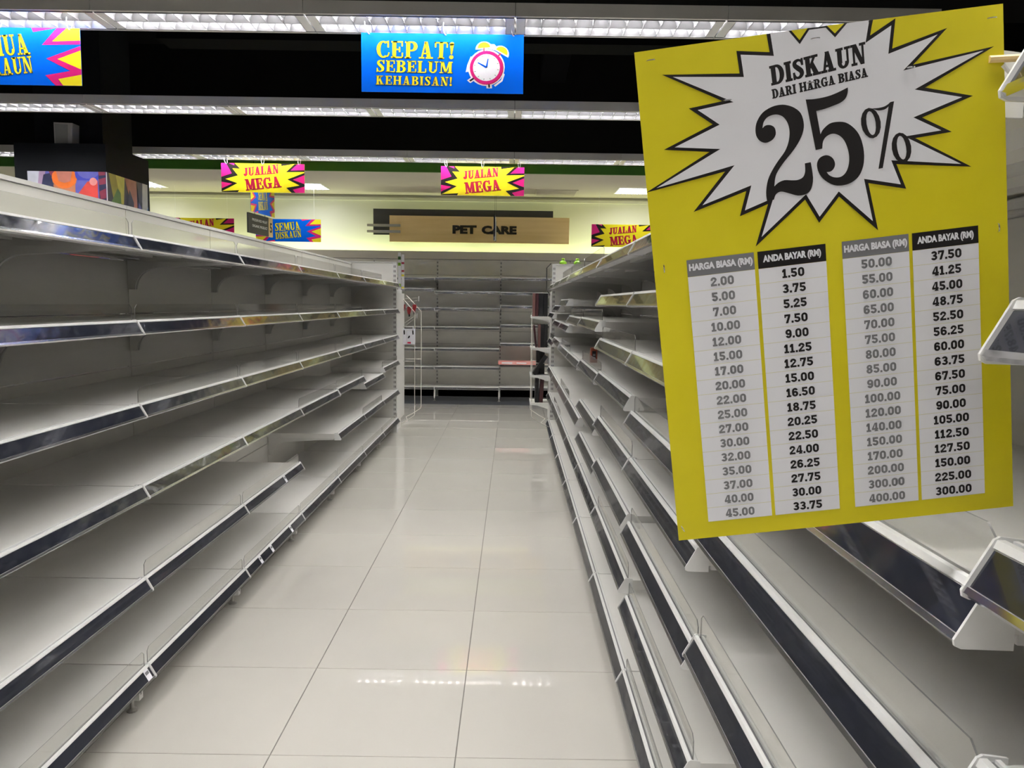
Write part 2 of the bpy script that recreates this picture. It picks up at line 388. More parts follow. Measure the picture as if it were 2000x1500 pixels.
RB = {
 -2:[(1.675,1,()),(1.467,0,()),(1.268,0,()),(1.075,0,()),(.72,1,()),(.45,0,()),(.176,1,())],
 -1:[(1.675,0,()),(1.222,1,()),(1.022,1,()),(.745,1,()),(.176,0,())],
 0:[(1.675,0,()),(1.503,0,()),(1.304,0,()),(1.10,1,()),(.938,0,()),(.715,1,()),(.45,1,()),(.176,1,())],
 1:[(1.675,0,()),(1.503,0,()),(1.304,1,()),(1.15,0,()),(.938,1,()),(.737,0,()),(.507,1,()),(.176,0,())],
 2:[(1.675,1,()),(1.385,1,()),(1.136,1,()),(.895,0,()),(.698,0,()),(.507,0,()),(.176,0,())],
 3:[(1.675,1,()),(1.38,1,()),(1.118,0,()),(.779,0,()),(.505,0,()),(.176,0,())],
 4:[(1.672,1,()),(1.498,0,()),(1.307,0,()),(1.118,1,()),(.777,1,()),(.505,0,()),(.176,0,())],
 5:[(1.67,0,()),(1.448,0,()),(1.307,0,()),(1.14,0,()),(.775,0,()),(.50,1,()),(.176,0,())],
 6:[(1.667,0,()),(1.37,0,()),(1.092,1,()),(.774,0,()),(.485,0,()),(.176,0,())]}
for k in range(-2, 7):
    n = ['cut by the right edge, its rail ends overlapping the yellow poster','behind and below the yellow poster','third from the camera, with eight close-set shelves','fourth from the camera, holding a small brown-red box','fifth from the camera, with a short two-bay shelf above','sixth from the camera','seventh from the camera','eighth from the camera','farthest, ending at the book display'][k+2]
    bay(-1, XR, k, RB[k], 'right row shelving bay, ' + n, 'empty shelving bays of the right row')

# ------------------------------------------------------------------ end units of both rows
YE = J(7)
def slots(b, x0, x1, y, z0, z1, pitch=.051, flip=1):
    z = z0
    while z < z1:
        for xx in (x0+.2*(x1-x0), x0+.62*(x1-x0)):
            b.box(xx, xx+.006, y-.0008, y+.001, z, z+.026, 'slot')
        z += pitch
def end_unit(s, xs, label):
    # xs: aisle side face x of the unit, s=+1 left row, -1 right row (unit extends away from the aisle)
    o = thing('shelving_end_unit', label, 'shelving', (xs, YE+.004, 0))
    W = 1.0
    seams = [0.0, .415, .90, 1.145, 1.39, 1.88]
    for i in range(5):
        b = MB(); b.box(-s*.042, -s*(W-.042), .006, .024, seams[i]+.0012+(.13 if i == 0 else 0), seams[i+1]-.0012, 'panel'); b.build('back_panel', o)
    for q in (0, W-.042):
        b = MB(); b.box(-s*q, -s*(q+.042), 0, .05, 0, 1.885, 'metal_w'); u_ = b.build('upright', o)
        c = MB(); slots(c, min(-s*q, -s*(q+.042))+.004, max(-s*q, -s*(q+.042))-.004, -.0008, .1, 1.86); c.build('slot_row', u_)
    b = MB(); b.box(0, -s*W, .0, .06, 1.885, 1.90, 'metal_w'); b.build('top_cap', o)
    b = MB(); b.box(-s*.002, -s*.012, .05, .62, .12, 1.56, 'metal_w')
    b.box(-s*.002, -s*.012, .05, .42, 1.56, 1.60, 'white'); b.build('side_panel', o)
    b = MB(); b.box(-s*.05, -s*(W-.05), .05, .47, .12, .16, 'shelf'); b.build('base_shelf', o)
    b = MB(); b.box(-s*.02, -s*(W-.02), .03, .45, .0, .10, 'metal_w'); b.build('base', o)
    return o
eu = end_unit(1, -1.285, 'white end unit closing the far end of the left row, with perforated upright')
er = end_unit(-1, .425, 'white end unit closing the far end of the right row, with perforated upright')

# wire side guards
def wire_guard(s, xp, xo, label):
    o = thing('wire_guard', label, 'wire rack', (xp, 9.15, 0))
    d_ = xo-xp
    for y in (0, .65):
        b = MB(); b.tube([(0,y,1.549),(d_*.5,y,1.45),(d_*.97,y,1.35),(d_,y,1.335),(d_,y,.14),(d_*.97,y,.118),(d_*.4,y,.045),(0,y,.006)], .0048, 'wire', 6); b.build('wire_frame', o, smooth=True)
    for z in (.765, .74 if s > 0 else .75):
        pass
    b = MB(); b.tube([(d_,0,.765),(0,0,.765)], .0042, 'wire', 6); b.build('cross_wire', o)
    b = MB(); b.tube([(d_,.65,.745),(0,.65,.745)], .0042, 'wire', 6); b.build('cross_wire', o)
    b = MB(); b.tube([(0,0,.006),(d_*.35,.3,.006),(0,.65,.006)], .004, 'wire', 6); b.build('floor_wire', o)
    return o
wire_guard(1, -1.345, -1.155, 'cream wire guard bulging from the end of the left row')
wire_guard(-1, .43, .236, 'cream wire guard around the book shelves at the end of the right row')

# leaflet holder, hooks, packs on the left end unit
o = thing('leaflet_holder', 'clear header holder with printed leaflets above the left end unit', 'leaflet holder', (-1.29, 9.0, 1.585))
b = MB(); b.box(-.042,.036,0,.02,0,.43,'acrylic'); b.build('holder', o)
b = MB(); b.box(-.040,-.006,.004,.008,.01,.44,'spaper')
for q, m_ in ((.36,'green'),(.29,'lime'),(.05,'lime')): b.box(-.039,-.008,.003,.004,q,q+.035,m_)
for q in range(7): b.box(-.036,-.012,.003,.004,.39-.0-q*.004+.012,.391-q*.004+.012,'greyink_and_groove')
b.build('leaflet', o)
b = MB(); b.box(.0,.032,.006,.010,.02,.42,'paper')
for q, m_ in ((.31,'red'),(.22,'red'),(.17,'syellow'),(.03,'syellow')): b.box(.001,.031,.005,.006,q,q+.022,m_)
b.build('leaflet', o)
def hook(x, y, z, dx, dz, label):
    o = thing('wire_hook', label, 'hook', (x, y, z), 'wire hooks on the left end unit')
    b = MB(); b.tube([(0,0,0),(dx*.95,0,dz),(dx,0,dz+.02)], .0022, 'wire', 6); b.build('prong', o)
    b = MB(); b.tube([(0,0,-.04),(dx*.9,0,dz-.035)], .0022, 'wire', 6); b.build('prong', o)
    b = MB(); b.box(dx-.002,dx+.002,-.012,.012,dz-.04,dz+.02,'spaper'); b.build('ticket', o)
hook(-1.297, 9.3, 1.50, .17, .012, 'upper wire hook jutting from the left end unit')
hook(-1.297, 9.3, 1.21, .15, .10, 'middle wire hook tilted upwards on the left end unit')
hook(-1.297, 9.1, 1.17, .13, .0, 'lower wire hook carrying three white packets')
for i, (x, z, wd) in enumerate(((-1.30,1.40,.055),(-1.225,1.375,.05),(-1.165,1.40,.045))):
    o = thing('hanging_pack', 'dark red hanging pack, %s on the left end unit' % ['largest and nearest the panel','middle of three','outermost of three'][i], 'pack', (x, 9.2, z), 'dark red hanging packs')
    b = MB(); b.prism([(-wd/2,.03),(wd/2,.035),(wd/2,-.0),(wd*.2,-.055),(-wd*.3,-.06),(-wd/2,-.02)], -.008, .008, 'redpack'); b.build('pouch', o)
    b = MB(); b.box(-wd*.2,wd*.2,-.004,.004,-.085,-.055,'ink'); b.build('tip', o)
for i, x in enumerate((-1.27, -1.215, -1.172)):
    o = thing('blister_packet', 'white blister packet with a small dark tool, %s of three' % ['left', 'middle', 'right'][i], 'packet', (x, 9.1+.012*i, .965), 'white blister packets')
    b = MB(); b.box(-.026,.026,-.003,.003,0,.185,'spaper'); b.build('card', o)
    b = MB()
    if i == 1: b.prism([(-.016,.07),(.004,.08),(.012,.10),(.0,.105),(-.012,.09)], -.008, -.003, 'ink'); b.box(-.02,.02,-.004,-.003,.012,.03,'red')
    else: b.prism([(-.004,.115),(.008,.12),(.006,.165),(-.004,.175),(-.009,.15)], -.008, -.003, 'ink')
    b.build('tool', o)

# right end: side shelves with books
bk = [ (1.316, [(.228,.03,.268,'binder3',0),(.262,.034,.268,'binder2',0),(.30,.05,.268,'binder',0),(.354,.05,.266,'binder',0)]),
       (.953,  [(.268,.02,.26,'binder2',-.12),(.296,.03,.272,'binder3',0),(.328,.045,.27,'binder',0),(.376,.035,.268,'binder',0)]),
       (.631,  [(.285,.04,.28,'binder',0),(.33,.055,.275,'binder',0),(.235,.04,.26,'binder',.60)]),
       (.305,  [(.272,.045,.30,'binder',0),(.32,.045,.30,'binder2',.05)]) ]
nm = ['top', 'second', 'third', 'bottom']
for i, (z, bs) in enumerate(bk):
    o = thing('side_shelf', '%s small white side shelf at the end of the right row, holding books' % nm[i].capitalize(), 'shelf', (.428, 9.02, z), 'side shelves of the right end unit')
    b = MB(); b.box(-.21,-.0,0,.42,-.012,0,'shelf'); b.box(-.214,-.21,0,.42,-.02,.008,'white'); b.build('shelf_board', o)
    for y in (0, .416):
        b = MB(); b.prism([(0,-.012),(-.205,-.012),(-.205,-.024),(-.13,-.03),(0,-.07)], y, y+.004, 'metal_w'); b.build('bracket', o)
    for j, (x, wd, h, m_, tilt) in enumerate(bs):
        word = {'binder':'black','binder2':'dark maroon','binder3':'dusty pink'}[m_]
        pos = ['leftmost', 'second', 'third', 'rightmost'][j]
        if i == 2 and j == 2: pos = 'tilted and leaning outwards'
        t = thing('book', 'large %s book standing on the %s side shelf, %s' % (word, nm[i], pos), 'book', (x, (9.215 if j < 2 else 9.03) if i == 2 else 9.06+.01*j, z+.001+(abs(math.sin(tilt))*wd if tilt > 0 else 0)), 'books on the %s side shelf' % nm[i]); yd = .17 if pos.startswith('tilted') else .205 if i == 2 else .22
        t.rotation_euler = (0, tilt, 0)
        b = MB(); b.box(0, .003, 0, yd, 0, h, m_); b.box(wd-.003, wd, 0, yd, 0, h, m_); b.box(.003, wd-.003, 0, .003, 0, h, m_); b.build('cover', t)
        b = MB(); b.box(.003, wd-.003, .003, yd-.005, .004, h-.004, 'paper' if m_ == 'binder3' else 'binder'); b.build('pages', t)
        if j == 2 and i != 2: b = MB(); b.box(wd*.3, wd*.7, -.0008, 0, h*.2, h*.5, 'greyink_and_groove'); b.build('spine_label', t) if False else None
# header frame on right end unit
o = thing('sign_holder', 'empty black-edged sign holder clipped to the top of the right end unit', 'sign holder', (.39, 8.9, 1.60))
b = MB(); b.tube([(.035,0,.32),(-.012,0,.27),(-.012,0,.02),(.02,0,-.02)], .006, 'darkgrey', 6); b.build('frame', o)
b = MB(); b.box(-.006,.03,-.002,.002,.0,.27,'acrylic'); b.build('pane', o)
# lime clips on top of right end unit
for i, x in enumerate((.543, .70)):
    o = thing('pump_bottle', 'squat lime green bottle with cap on the right end unit, %s of two' % ['left', 'right'][i], 'bottle', (x, YE+.034, 1.90), 'lime green bottles')
    b = MB(); b.lathe([(.037,0),(.040,.01),(.040,.018),(.03,.032),(.016,.040),(.014,.042)], 'lime', 20); b.build('body', o, smooth=True)
    b = MB(); b.lathe([(.018,.042),(.019,.048),(.017,.062),(.012,.064)], 'lime', 16); b.build('cap', o, smooth=True)
    b = MB(); sg = 1 if i == 0 else -1
    b.tube([(sg*.036,0,.012)]+[(sg*(.055+.028*math.cos(a)*-1), 0, .024+.022*math.sin(a)) for a in (.3,.9,1.6,2.3,2.9)]+[(sg*.078,0,.012)], .0016, 'ink', 6); b.build('loop', o)

# small box on the right shelf (fourth bay)
o = thing('carton', 'small brown-red upright carton standing alone on a right-hand shelf', 'box', (.445, 4.40, 1.1342))
b = MB(); b.bbox(0,.038,0,.05,0,.085,'brownred',.003); b.build('box', o)
b = MB(); b.box(.008,.030,-.0012,-.0002,.018,.066,'ink'); b.box(.012,.026,-.0018,-.0012,.026,.03,'spaper'); b.box(.012,.026,-.0018,-.0012,.036,.05,'greyink_and_groove'); b.build('front_label', o)

# ------------------------------------------------------------------ far wall shelving
FW = .925
def fkit():
    r = MB(); r.box(.003,FW-.003,-.02,.0,-.034,.0,'white'); r.box(.003,FW-.003,-.024,-.02,-.002,.004,'white'); r.box(.003,FW-.003,-.0235,-.02,-.036,-.034,'chrome')
    s = MB(); s.box(.006,FW-.006,-.0225,-.0202,-.033,-.004,'strip_far')
    h = MB(); h.box(.003,FW-.003,0,.395,-.004,0,'shelf'); h.box(.003,FW-.003,0,.002,-.034,-.004,'shelf'); h.box(.003,FW-.003,.2,.24,-.024,-.004,'shelf')
    for x in (.003, FW-.005): h.box(x,x+.002,0,.395,-.03,-.004,'shelf')
    br = MB(); V = [(0,.39,-.034),(0,.39,-.14),(0,.36,-.14),(0,.32,-.07),(0,.02,-.04),(0,.02,-.034)]; V += [(.003,b_,c2) for a,b_,c2 in V]
    n = 6; br.add(V, [tuple(range(n)), tuple(range(2*n-1,n-1,-1))]+[(i,(i+1)%n,n+(i+1)%n,n+i)[::-1] for i in range(n)], 'metal_w')
    return r.mesh('price_rail'), s.mesh('label_strip'), h.mesh('shelf'), br.mesh('shelf_bracket')
fr_, fs_, fh_, fb_ = fkit()
FL = {-2:[1.815,1.62,1.39,1.12,.815,.55,.262], -1:[1.8075,1.654,1.385,1.115,.812,.55,.262], 0:[1.813,1.62,1.387,1.118,.815,.555,.263], 1:[1.818,1.615,1.428,1.158,.896,.60,.27]}
fz = [.24,.52,.86,1.05,1.34,1.62,1.86,2.085]
fpm = []
for i in range(len(fz)-1):
    b = MB(); b.box(.016,FW-.016,0,.015,fz[i]+.0015,fz[i+1]-.0015,'panel'); fpm.append(b.mesh('back_panel'))
ub = MB(); ub.box(-.016,.016,-.004,.03,0,2.085,'metal_w'); slots(ub,-.012,.012,-.0048,.28,2.04,.053); um = ub.mesh('upright')
names = {-5:'hidden far left',-4:'far left behind the left row',-3:'left behind the left row',-2:'mostly hidden behind the left row',-1:'seen at the left of the aisle end',0:'in the middle of the aisle end',1:'at the right of the aisle end, holding a salmon box',2:'behind the end of the right row',3:'far right'}
for k in range(-5, 4):
    o = thing('wall_shelving', 'white far wall shelving bay, ' + names[k], 'shelving', (-1.109+FW*k, 11.0, 0), 'wall shelving bays at the aisle end')
    for me in fpm: link('back_panel', me, o, (0, .42, 0))
    link('upright', um, o, (0, .42, 0))
    for z in FL.get(k, FL[-1]):
        sh = link('shelf', fh_, o, (0, 0.02, z)); link('price_rail', fr_, sh); link('label_strip', fs_, sh)
        for q in (.01, FW-.013): link('shelf_bracket', fb_, sh, (q, 0, 0))
    b = MB(); b.box(-.012,.012,.05,.4,.12,.19,'metal_w'); b.box(-.008,.008,.02,.05,.10,.24,'metal_w'); f_ = b.build('base_leg', o); link('levelling_screw', screw, f_, (0,.04,.06))
    b = MB(); b.box(.0,FW,.12,.14,0,.115,'plinth'); b.build('plinth', o)
# NB: labels -1..1 are shifted by one bay below (k indexes the bay's left edge)
b = MB(); b.box(-9,8,11.34,11.44,2.088,2.196,'ledge'); tag(b.build('header_ledge'), 'long grey-cream header ledge above the far wall shelving', 'ledge')
b = MB(); b.box(-9,8,11.44,11.46,0,2.1,'black'); struct(b.build('wall_lining'), 'dark lining behind the far wall shelving', 'wall')
b = MB(); b.box(-9,8,11.46,12.1,2.06,2.10,'ledge'); tag(b.build('cove_floor'), 'flat top of the header, hidden behind the ledge', 'ledge')
cl = bpy.data.lights.new('cove_light', 'AREA'); cl.shape = 'RECTANGLE'; cl.size = 1.15; cl.size_y = .05; cl.energy = COVE_W; cl.color = (.90, 1, .52)
for k in range(-6, 6):
    o = thing('cove_light', 'yellow-green tube light lying hidden behind the far header ledge', 'light', (1.2*k+.1, 11.93, 2.11), 'tube lights behind the header ledge')
    b = MB(); b.tube([(-.56,0,.02),(.56,0,.02)], .013, 'covetube', 8); b.build('tube', o)
    b = MB(); b.box(-.58,.58,-.02,.02,-.009,.004,'white'); b.build('batten', o)
    lo = bpy.data.objects.new('cove_lamp', cl); C.objects.link(lo); lo.parent = o; lo.location = (0, 0, .04); lo.rotation_euler = (math.pi-.12, 0, 0)
# salmon box
o = thing('flat_carton', 'long flat salmon pink carton lying on the right bay of the far shelving', 'box', (-.20, 10.93, .602))
b = MB(); b.box(0,.60,0,.22,0,.045,'salmon'); b.build('box', o)
b = MB(); b.box(.05,.20,-.001,0,.012,.034,'spaper'); b.box(.26,.40,-.001,0,.015,.03,'spaper'); b.build('front_label', o)

# soffit fittings
sl = bpy.data.lights.new('recessed_lamp', 'AREA'); sl.shape = 'SQUARE'; sl.size = .55; sl.energy = 13; sl.color = (1, .985, .95)
def soffit_light(x, label):
    o = thing('recessed_light', label, 'light', (x, 11.0, 3.085), 'recessed louvred lights in the soffit')
    b = MB(); b.box(0,.6,0,.012,-.006,0,'white'); b.box(0,.6,.588,.6,-.006,0,'white'); b.box(0,.012,.012,.588,-.006,0,'white'); b.box(.588,.6,.012,.588,-.006,0,'white'); b.build('frame', o)
    b = MB(); b.box(.012,.588,.012,.588,-.0012,-.0002,'tube'); b.build('tube_panel', o)
    b = MB()
    for q in range(1, 7): b.box(.012+q*.0823-.003,.012+q*.0823+.003,.012,.588,-.022,-.002,'louvre')
    for q in range(1, 4): b.box(.012,.588,.012+q*.144-.003,.012+q*.144+.003,-.022,-.002,'louvre')
    b.build('louvre', o)
    lo = bpy.data.objects.new('recessed_lamp', sl); C.objects.link(lo); lo.parent = o; lo.location = (.3, .3, -.003)
soffit_light(-3.30, 'recessed louvred light in the beige soffit, right of the left hanging sale sign')
soffit_light(-5.68, 'recessed louvred light in the beige soffit, right beside the dark column')
soffit_light(3.83, 'recessed louvred light in the beige soffit, far right behind the poster')
soffit_light(1.45, 'recessed louvred light in the beige soffit, beside the yellow poster')
o = thing('ceiling_vent', 'square slatted air vent in the beige soffit', 'vent', (.30, 11.3, 3.085))
b = MB(); b.box(0,.61,0,.02,-.006,0,'soffit'); b.box(0,.61,.62,.64,-.006,0,'soffit'); b.box(0,.02,0,.64,-.006,0,'soffit'); b.box(.59,.61,0,.64,-.006,0,'soffit'); b.build('frame', o)
for q in range(11):
    b = MB(); b.box(.02,.59,.03+q*.054,.06+q*.054,-.005,-.001,'soffit'); b.build('slat', o)

# ------------------------------------------------------------------ column with picture and speaker
b = MB(); b.box(-4.60,-3.95,7.62,8.20,2.885,4.6,'casing'); struct(b.build('column_upper'), 'black structural column above the picture casing', 'column')
o = thing('column_casing', 'charcoal square casing around the column, with a crayon picture band', 'column', (-4.67, 7.40, 0))
b = MB(); b.box(0,.853,0,.86,0,2.885,'casing'); b.build('casing', o)
def picture(parent, axis, W, z0, z1, items, bg, name):
    p = MB()
    def P(x, z, d):                                  # picture plane point, d = height above casing
        return (x, -d, z) if axis == 'y' else (.853+d, x, z)
    p.add([P(0,z0,.006),P(W,z0,.006),P(W,z1,.006),P(0,z1,.006)], [(0,1,2,3)], bg)
    for i in range(4):
        a = [(0,z0),(W,z0),(W,z1),(0,z1)]; c0, c1 = a[i], a[(i+1)%4]
        p.add([P(*c0,0),P(*c1,0),P(*c1,.006),P(*c0,.006)], [(0,1,2,3)], 'spaper')
    for k, (poly, m_) in enumerate(items):
        poly = [(min(max(x,.0),W), min(max(z,z0),z1)) for x, z in poly]
        tri = tessellate_polygon([[Vector((x, z, 0)) for x, z in poly]])
        p.add([P(x, z, .0065+.0004*k) for x, z in poly], [tuple(t) for t in tri], m_)
    return p.build(name, parent)
for nm_, c_2 in dict(c_white=(.50,.52,.60), c_dark=(.03,.035,.08), c_orange=(.70,.16,.03), c_orange2=(.45,.18,.10), c_blue=(.05,.06,.40), c_blue2=(.12,.12,.42), c_red=(.60,.07,.06), c_pink=(.72,.28,.27), c_maroon=(.22,.04,.07), c_olive=(.32,.30,.06), c_green=(.10,.22,.07), c_salm=(.45,.17,.13), c_lilac=(.36,.25,.38), c_yel=(.65,.62,.12), c_pale=(.55,.55,.53), c_sky=(.07,.20,.45)).items():
    M[nm_] = noisy('picture_'+nm_, tuple(v*.88 for v in c_2), tuple(min(1, v*1.08) for v in c_2), (9,9,9), rough=.35, detail=2)
def ell(cx, cz, rx_, rz_, n=18, a0=0, a1=2*math.pi):
    return [(cx+rx_*math.cos(a0+(a1-a0)*i/n), cz+rz_*math.sin(a0+(a1-a0)*i/n)) for i in range(n if a1-a0 > 6 else n+1)]
zt = 2.628; zb = 1.75
items = [([(0,zt),(.13,zt),(.10,zt-.1),(.07,zt-.2),(0,zt-.16)],'c_white'), ([(.11,zt),(.17,zt),(.12,zt-.22),(.08,zt-.22)],'c_lilac'),
 ([(.15,zt-.03),(.24,zt-.01),(.26,zt-.3),(.12,zt-.3),(.13,zt-.12)],'c_dark'), ([(.2,zt),(.34,zt),(.3,zt-.05),(.22,zt-.04)],'c_maroon'),
 (ell(.345,zt-.06,.118,.115),'c_orange2'), ([(.24,zt-.12),(.445,zt-.12),(.44,zt-.5),(.26,zt-.5)],'c_orange2'), (ell(.345,zt-.055,.118,.10),'c_orange'), ([(.27,zt),(.42,zt),(.40,zt-.09),(.345,zt-.105),(.29,zt-.09)],'c_salm'),
 (ell(.56,zt-.02,.115,.10),'c_blue'), ([(.455,zt-.08),(.66,zt-.08),(.62,zt-.3),(.46,zt-.3)],'c_blue2'), (ell(.57,zt+.0,.10,.065),'c_blue2'),
 ([(.56,zt-.09),(.655,zt-.08),(.655,zt-.32),(.64,zt-.8),(.36,zt-.8),(.44,zt-.24)],'c_red'), (ell(.615,zt-.09,.036,.036),'c_pink'),
 ([(.665,zt),(.80,zt),(.80,zt-.6),(.67,zt-.6)],'c_dark'), ([(.665,zt-.0),(.73,zt),(.73,zt-.03),(.67,zt-.035)],'c_maroon'), ([(.665,zt-.07),(.735,zt-.05),(.735,zt-.11),(.67,zt-.12)],'c_maroon'), ([(.67,zt-.18),(.735,zt-.15),(.74,zt-.24),(.68,zt-.25)],'c_maroon')]
pc = picture(o, 'y', .733, zb, zt, items, 'c_blue2', 'crayon_picture'); pc.location = (.12, 0, 0)
items2 = [([(.0,zt),(.12,zt),(.12,zt-.6),(.0,zt-.6)],'c_dark'), ([(.03,zt),(.30,zt),(.26,zt-.25),(.1,zt-.22)],'c_olive'), ([(.16,zt),(.33,zt),(.30,zt-.26),(.24,zt-.26)],'c_yel'),
 ([(.19,zt-.12),(.24,zt-.16),(.26,zt-.36),(.03,zt-.36),(.05,zt-.28)],'c_green'), ([(.33,zt),(.57,zt),(.57,zt-.35),(.5,zt-.42),(.42,zt-.2)],'c_salm'), ([(.42,zt-.1),(.5,zt-.22),(.50,zt-.45),(.28,zt-.45)],'c_dark'),
 ([(.57,zt-.0),(.69,zt),(.68,zt-.2),(.6,zt-.2)],'c_dark'), ([(.69,zt),(.80,zt),(.79,zt-.25),(.70,zt-.4),(.66,zt-.35)],'c_pale'), ([(.70,zt-.4),(.80,zt-.22),(.80,zt-.5),(.66,zt-.5)],'c_sky'), ([(.60,zt-.2),(.66,zt-.26),(.66,zt-.5),(.52,zt-.5)],'c_blue2'), (ell(.33,zt-.42,.045,.05),'c_yel')]
picture(o, 'x', .81, zb, zt, items2, 'c_dark', 'crayon_picture')
o = thing('loudspeaker', 'grey box loudspeaker standing on the column casing', 'speaker', (-4.345, 7.5, 2.886), None)
b = MB(); b.prism([(0,.0),(.165,-.0),(.175,.205),(.0,.21)], 0, .12, 'speaker'); b.build('shell', o)
b = MB(); b.prism([(.012,.02),(.125,.016),(.130,.19),(.012,.196)], -.006, 0, 'speakermesh'); b.build('grille', o)

# ------------------------------------------------------------------ lettering
T_, t_ = .205, .085
def rc(x0, y0, x1, y1): return [(x0,y0),(x1,y0),(x1,y1),(x0,y1)]
def arc(cx, cy, rx_, ry_, a0, a1, Tv=T_, th=t_, n=10):
    out = []
    ri, rj = rx_-Tv, ry_-th
    for i in range(n):
        a, b_ = math.radians(a0+(a1-a0)*i/n), math.radians(a0+(a1-a0)*(i+1)/n)
        out.append([(cx+rx_*math.cos(a),cy+ry_*math.sin(a)),(cx+rx_*math.cos(b_),cy+ry_*math.sin(b_)),(cx+ri*math.cos(b_),cy+rj*math.sin(b_)),(cx+ri*math.cos(a),cy+rj*math.sin(a))])
    return out
def stroke(pts, n=6):
    # pts (x,y,w): smooth stroke of varying width as quads
    P = []; k = len(pts)
    for i in range(k-1):
        p0, p1, p2, p3 = pts[max(i-1,0)], pts[i], pts[i+1], pts[min(i+2,k-1)]
        for q in range(n):
            u_ = q/n; P.append(tuple(.5*((2*b_)+(-a+c)*u_+(2*a-5*b_+4*c-d_)*u_*u_+(-a+3*b_-3*c+d_)*u_**3) for a,b_,c,d_ in zip(p0,p1,p2,p3)))
    P.append(pts[-1]); out = []; E_ = []
    for i, (x, y, w_) in enumerate(P):
        a, b_ = P[max(i-1,0)], P[min(i+1,len(P)-1)]; dx, dy = b_[0]-a[0], b_[1]-a[1]; L = math.hypot(dx,dy) or 1
        nx, ny = -dy/L*w_/2, dx/L*w_/2; E_.append(((x+nx,y+ny),(x-nx,y-ny)))
    for i in range(len(E_)-1): out.append([E_[i][0],E_[i+1][0],E_[i+1][1],E_[i][1]])
    return out
def disc(cx, cy, r_, n=14): return [[(cx+r_*math.cos(2*math.pi*i/n), cy+r_*math.sin(2*math.pi*i/n)) for i in range(n)]]
s_ = .07
def stem(x, top=1, bot=1, T=T_): 
    out = [rc(x-T/2,0,x+T/2,1)]
    if bot: out.append(rc(x-T/2-s_,0,x+T/2+s_,t_))
    if top: out.append(rc(x-T/2-s_,1-t_,x+T/2+s_,1))
    return out
def G(ch):
    a = s_+T_/2
    if ch == ' ': return [], .30
    if ch == 'A': return [[(.10,0),(.19,0),(.385,.98),(.30,.98)], [(.46,0),(.68,0),(.46,1),(.28,1)], rc(.19,.26,.55,.34), rc(0,0,.30,t_), rc(.38,0,.78,t_)], .78
    if ch == 'B': return stem(a)+arc(.36,.76,.30,.24,-90,90)+arc(.37,.27,.33,.27,-90,90)+[rc(a,1-t_,.37,1),rc(a,.52-.02,.37,.52+.06),rc(a,0,.38,t_)], .72
    if ch in 'CG':
        o_ = arc(.37,.5,.37,.5,55,305,T_,t_,16)
        if ch == 'C': o_ += [rc(.60,.62,.68,1), [(.50,.93),(.60,.85),(.62,.95),(.55,.99)], stroke([(.58,.08,.07),(.66,.2,.06),(.69,.32,.06)])[0]] + stroke([(.57,.085,.09),(.65,.17,.07),(.69,.32,.06)]); return o_, .72
        return o_+[rc(.60,.64,.68,1), rc(.50,.03,.71,.46), rc(.42,.40,.80,.48)], .80
    if ch == 'D': return stem(a)+arc(.34,.5,.38,.5,-90,90,T_,t_,14)+[rc(a,1-t_,.35,1),rc(a,0,.35,t_)], .74
    if ch == 'E': return stem(a)+[rc(a,1-t_,.64,1),rc(a,0,.66,t_),rc(.57,.70,.64,1),rc(.59,0,.66,.32),rc(a,.47,.48,.55),rc(.43,.36,.50,.66)], .68
    if ch == 'H': return stem(a)+stem(.70-.02)+[rc(a,.46,.66,.55)], .86
    if ch == 'I': return stem(a), .35
    if ch == 'J': return [rc(.26,.25,.26+T_,1), rc(.18,1-t_,.55,1)]+stroke([(.362,.30,T_),(.35,.14,.16),(.25,.05,.09),(.14,.08,.07),(.08,.16,.06)])+disc(.11,.2,.095), .55
    if ch == 'K': return stem(a)+[[(.20,.36),(.28,.36),(.62,.98),(.52,.98)], [(.50,0),(.74,0),(.46,.66),(.32,.50)], rc(.40,1-t_,.72,1), rc(.42,0,.82,t_)], .82
    if ch == 'L': return stem(a)+[rc(a,0,.64,t_), rc(.56,0,.64,.36)], .66
    if ch == 'M': return [rc(.10,0,.17,1), rc(.68,0,.68+T_,1), [(.08,1),(.30,1),(.54,.06),(.40,.06)], [(.42,.06),(.52,.06),(.76,1),(.68,1)], rc(0,0,.28,t_), rc(.60,0,.96,t_), rc(0,1-t_,.28,1), rc(.68,1-t_,.96,1)], .96
    if ch == 'N': return [rc(.10,0,.17,1), rc(.60,0,.67,1), [(.06,1),(.28,1),(.67,0),(.50,0)], rc(0,0,.28,t_), rc(.48,1-t_,.78,1), rc(.0,1-t_,.22,1)], .78
    if ch == 'P': return stem(a)+arc(.38,.71,.31,.29,-90,90)+[rc(a,1-t_,.39,1),rc(a,.42,.39,.50)], .70
    if ch == 'R': return stem(a)+arc(.37,.73,.30,.27,-90,90)+[rc(a,1-t_,.38,1),rc(a,.46,.38,.54),[(.36,.5),(.52,.5),(.72,0),(.50,0)],rc(.50,0,.80,t_)], .80
    if ch == 'S': return stroke([(.54,.72,.06),(.50,.88,.07),(.34,.955,.085),(.17,.88,.15),(.15,.72,.18),(.30,.55,.21),(.46,.38,.20),(.48,.20,.17),(.34,.06,.10),(.16,.09,.07),(.07,.28,.06)],4)+[rc(.52,.68,.59,1),rc(.03,0,.10,.34)], .62
    if ch == 'T': return stem(.36,0)+[rc(.0,1-t_,.72,1),rc(0,.68,.07,1),rc(.65,.68,.72,1)], .72
    if ch == 'U': return [rc(.10,.28,.10+T_,1), rc(.60,.28,.67,1), rc(.02,1-t_,.38,1), rc(.50,1-t_,.78,1)]+arc(.385,.30,.285,.30,180,360,T_*.8,t_,10), .78
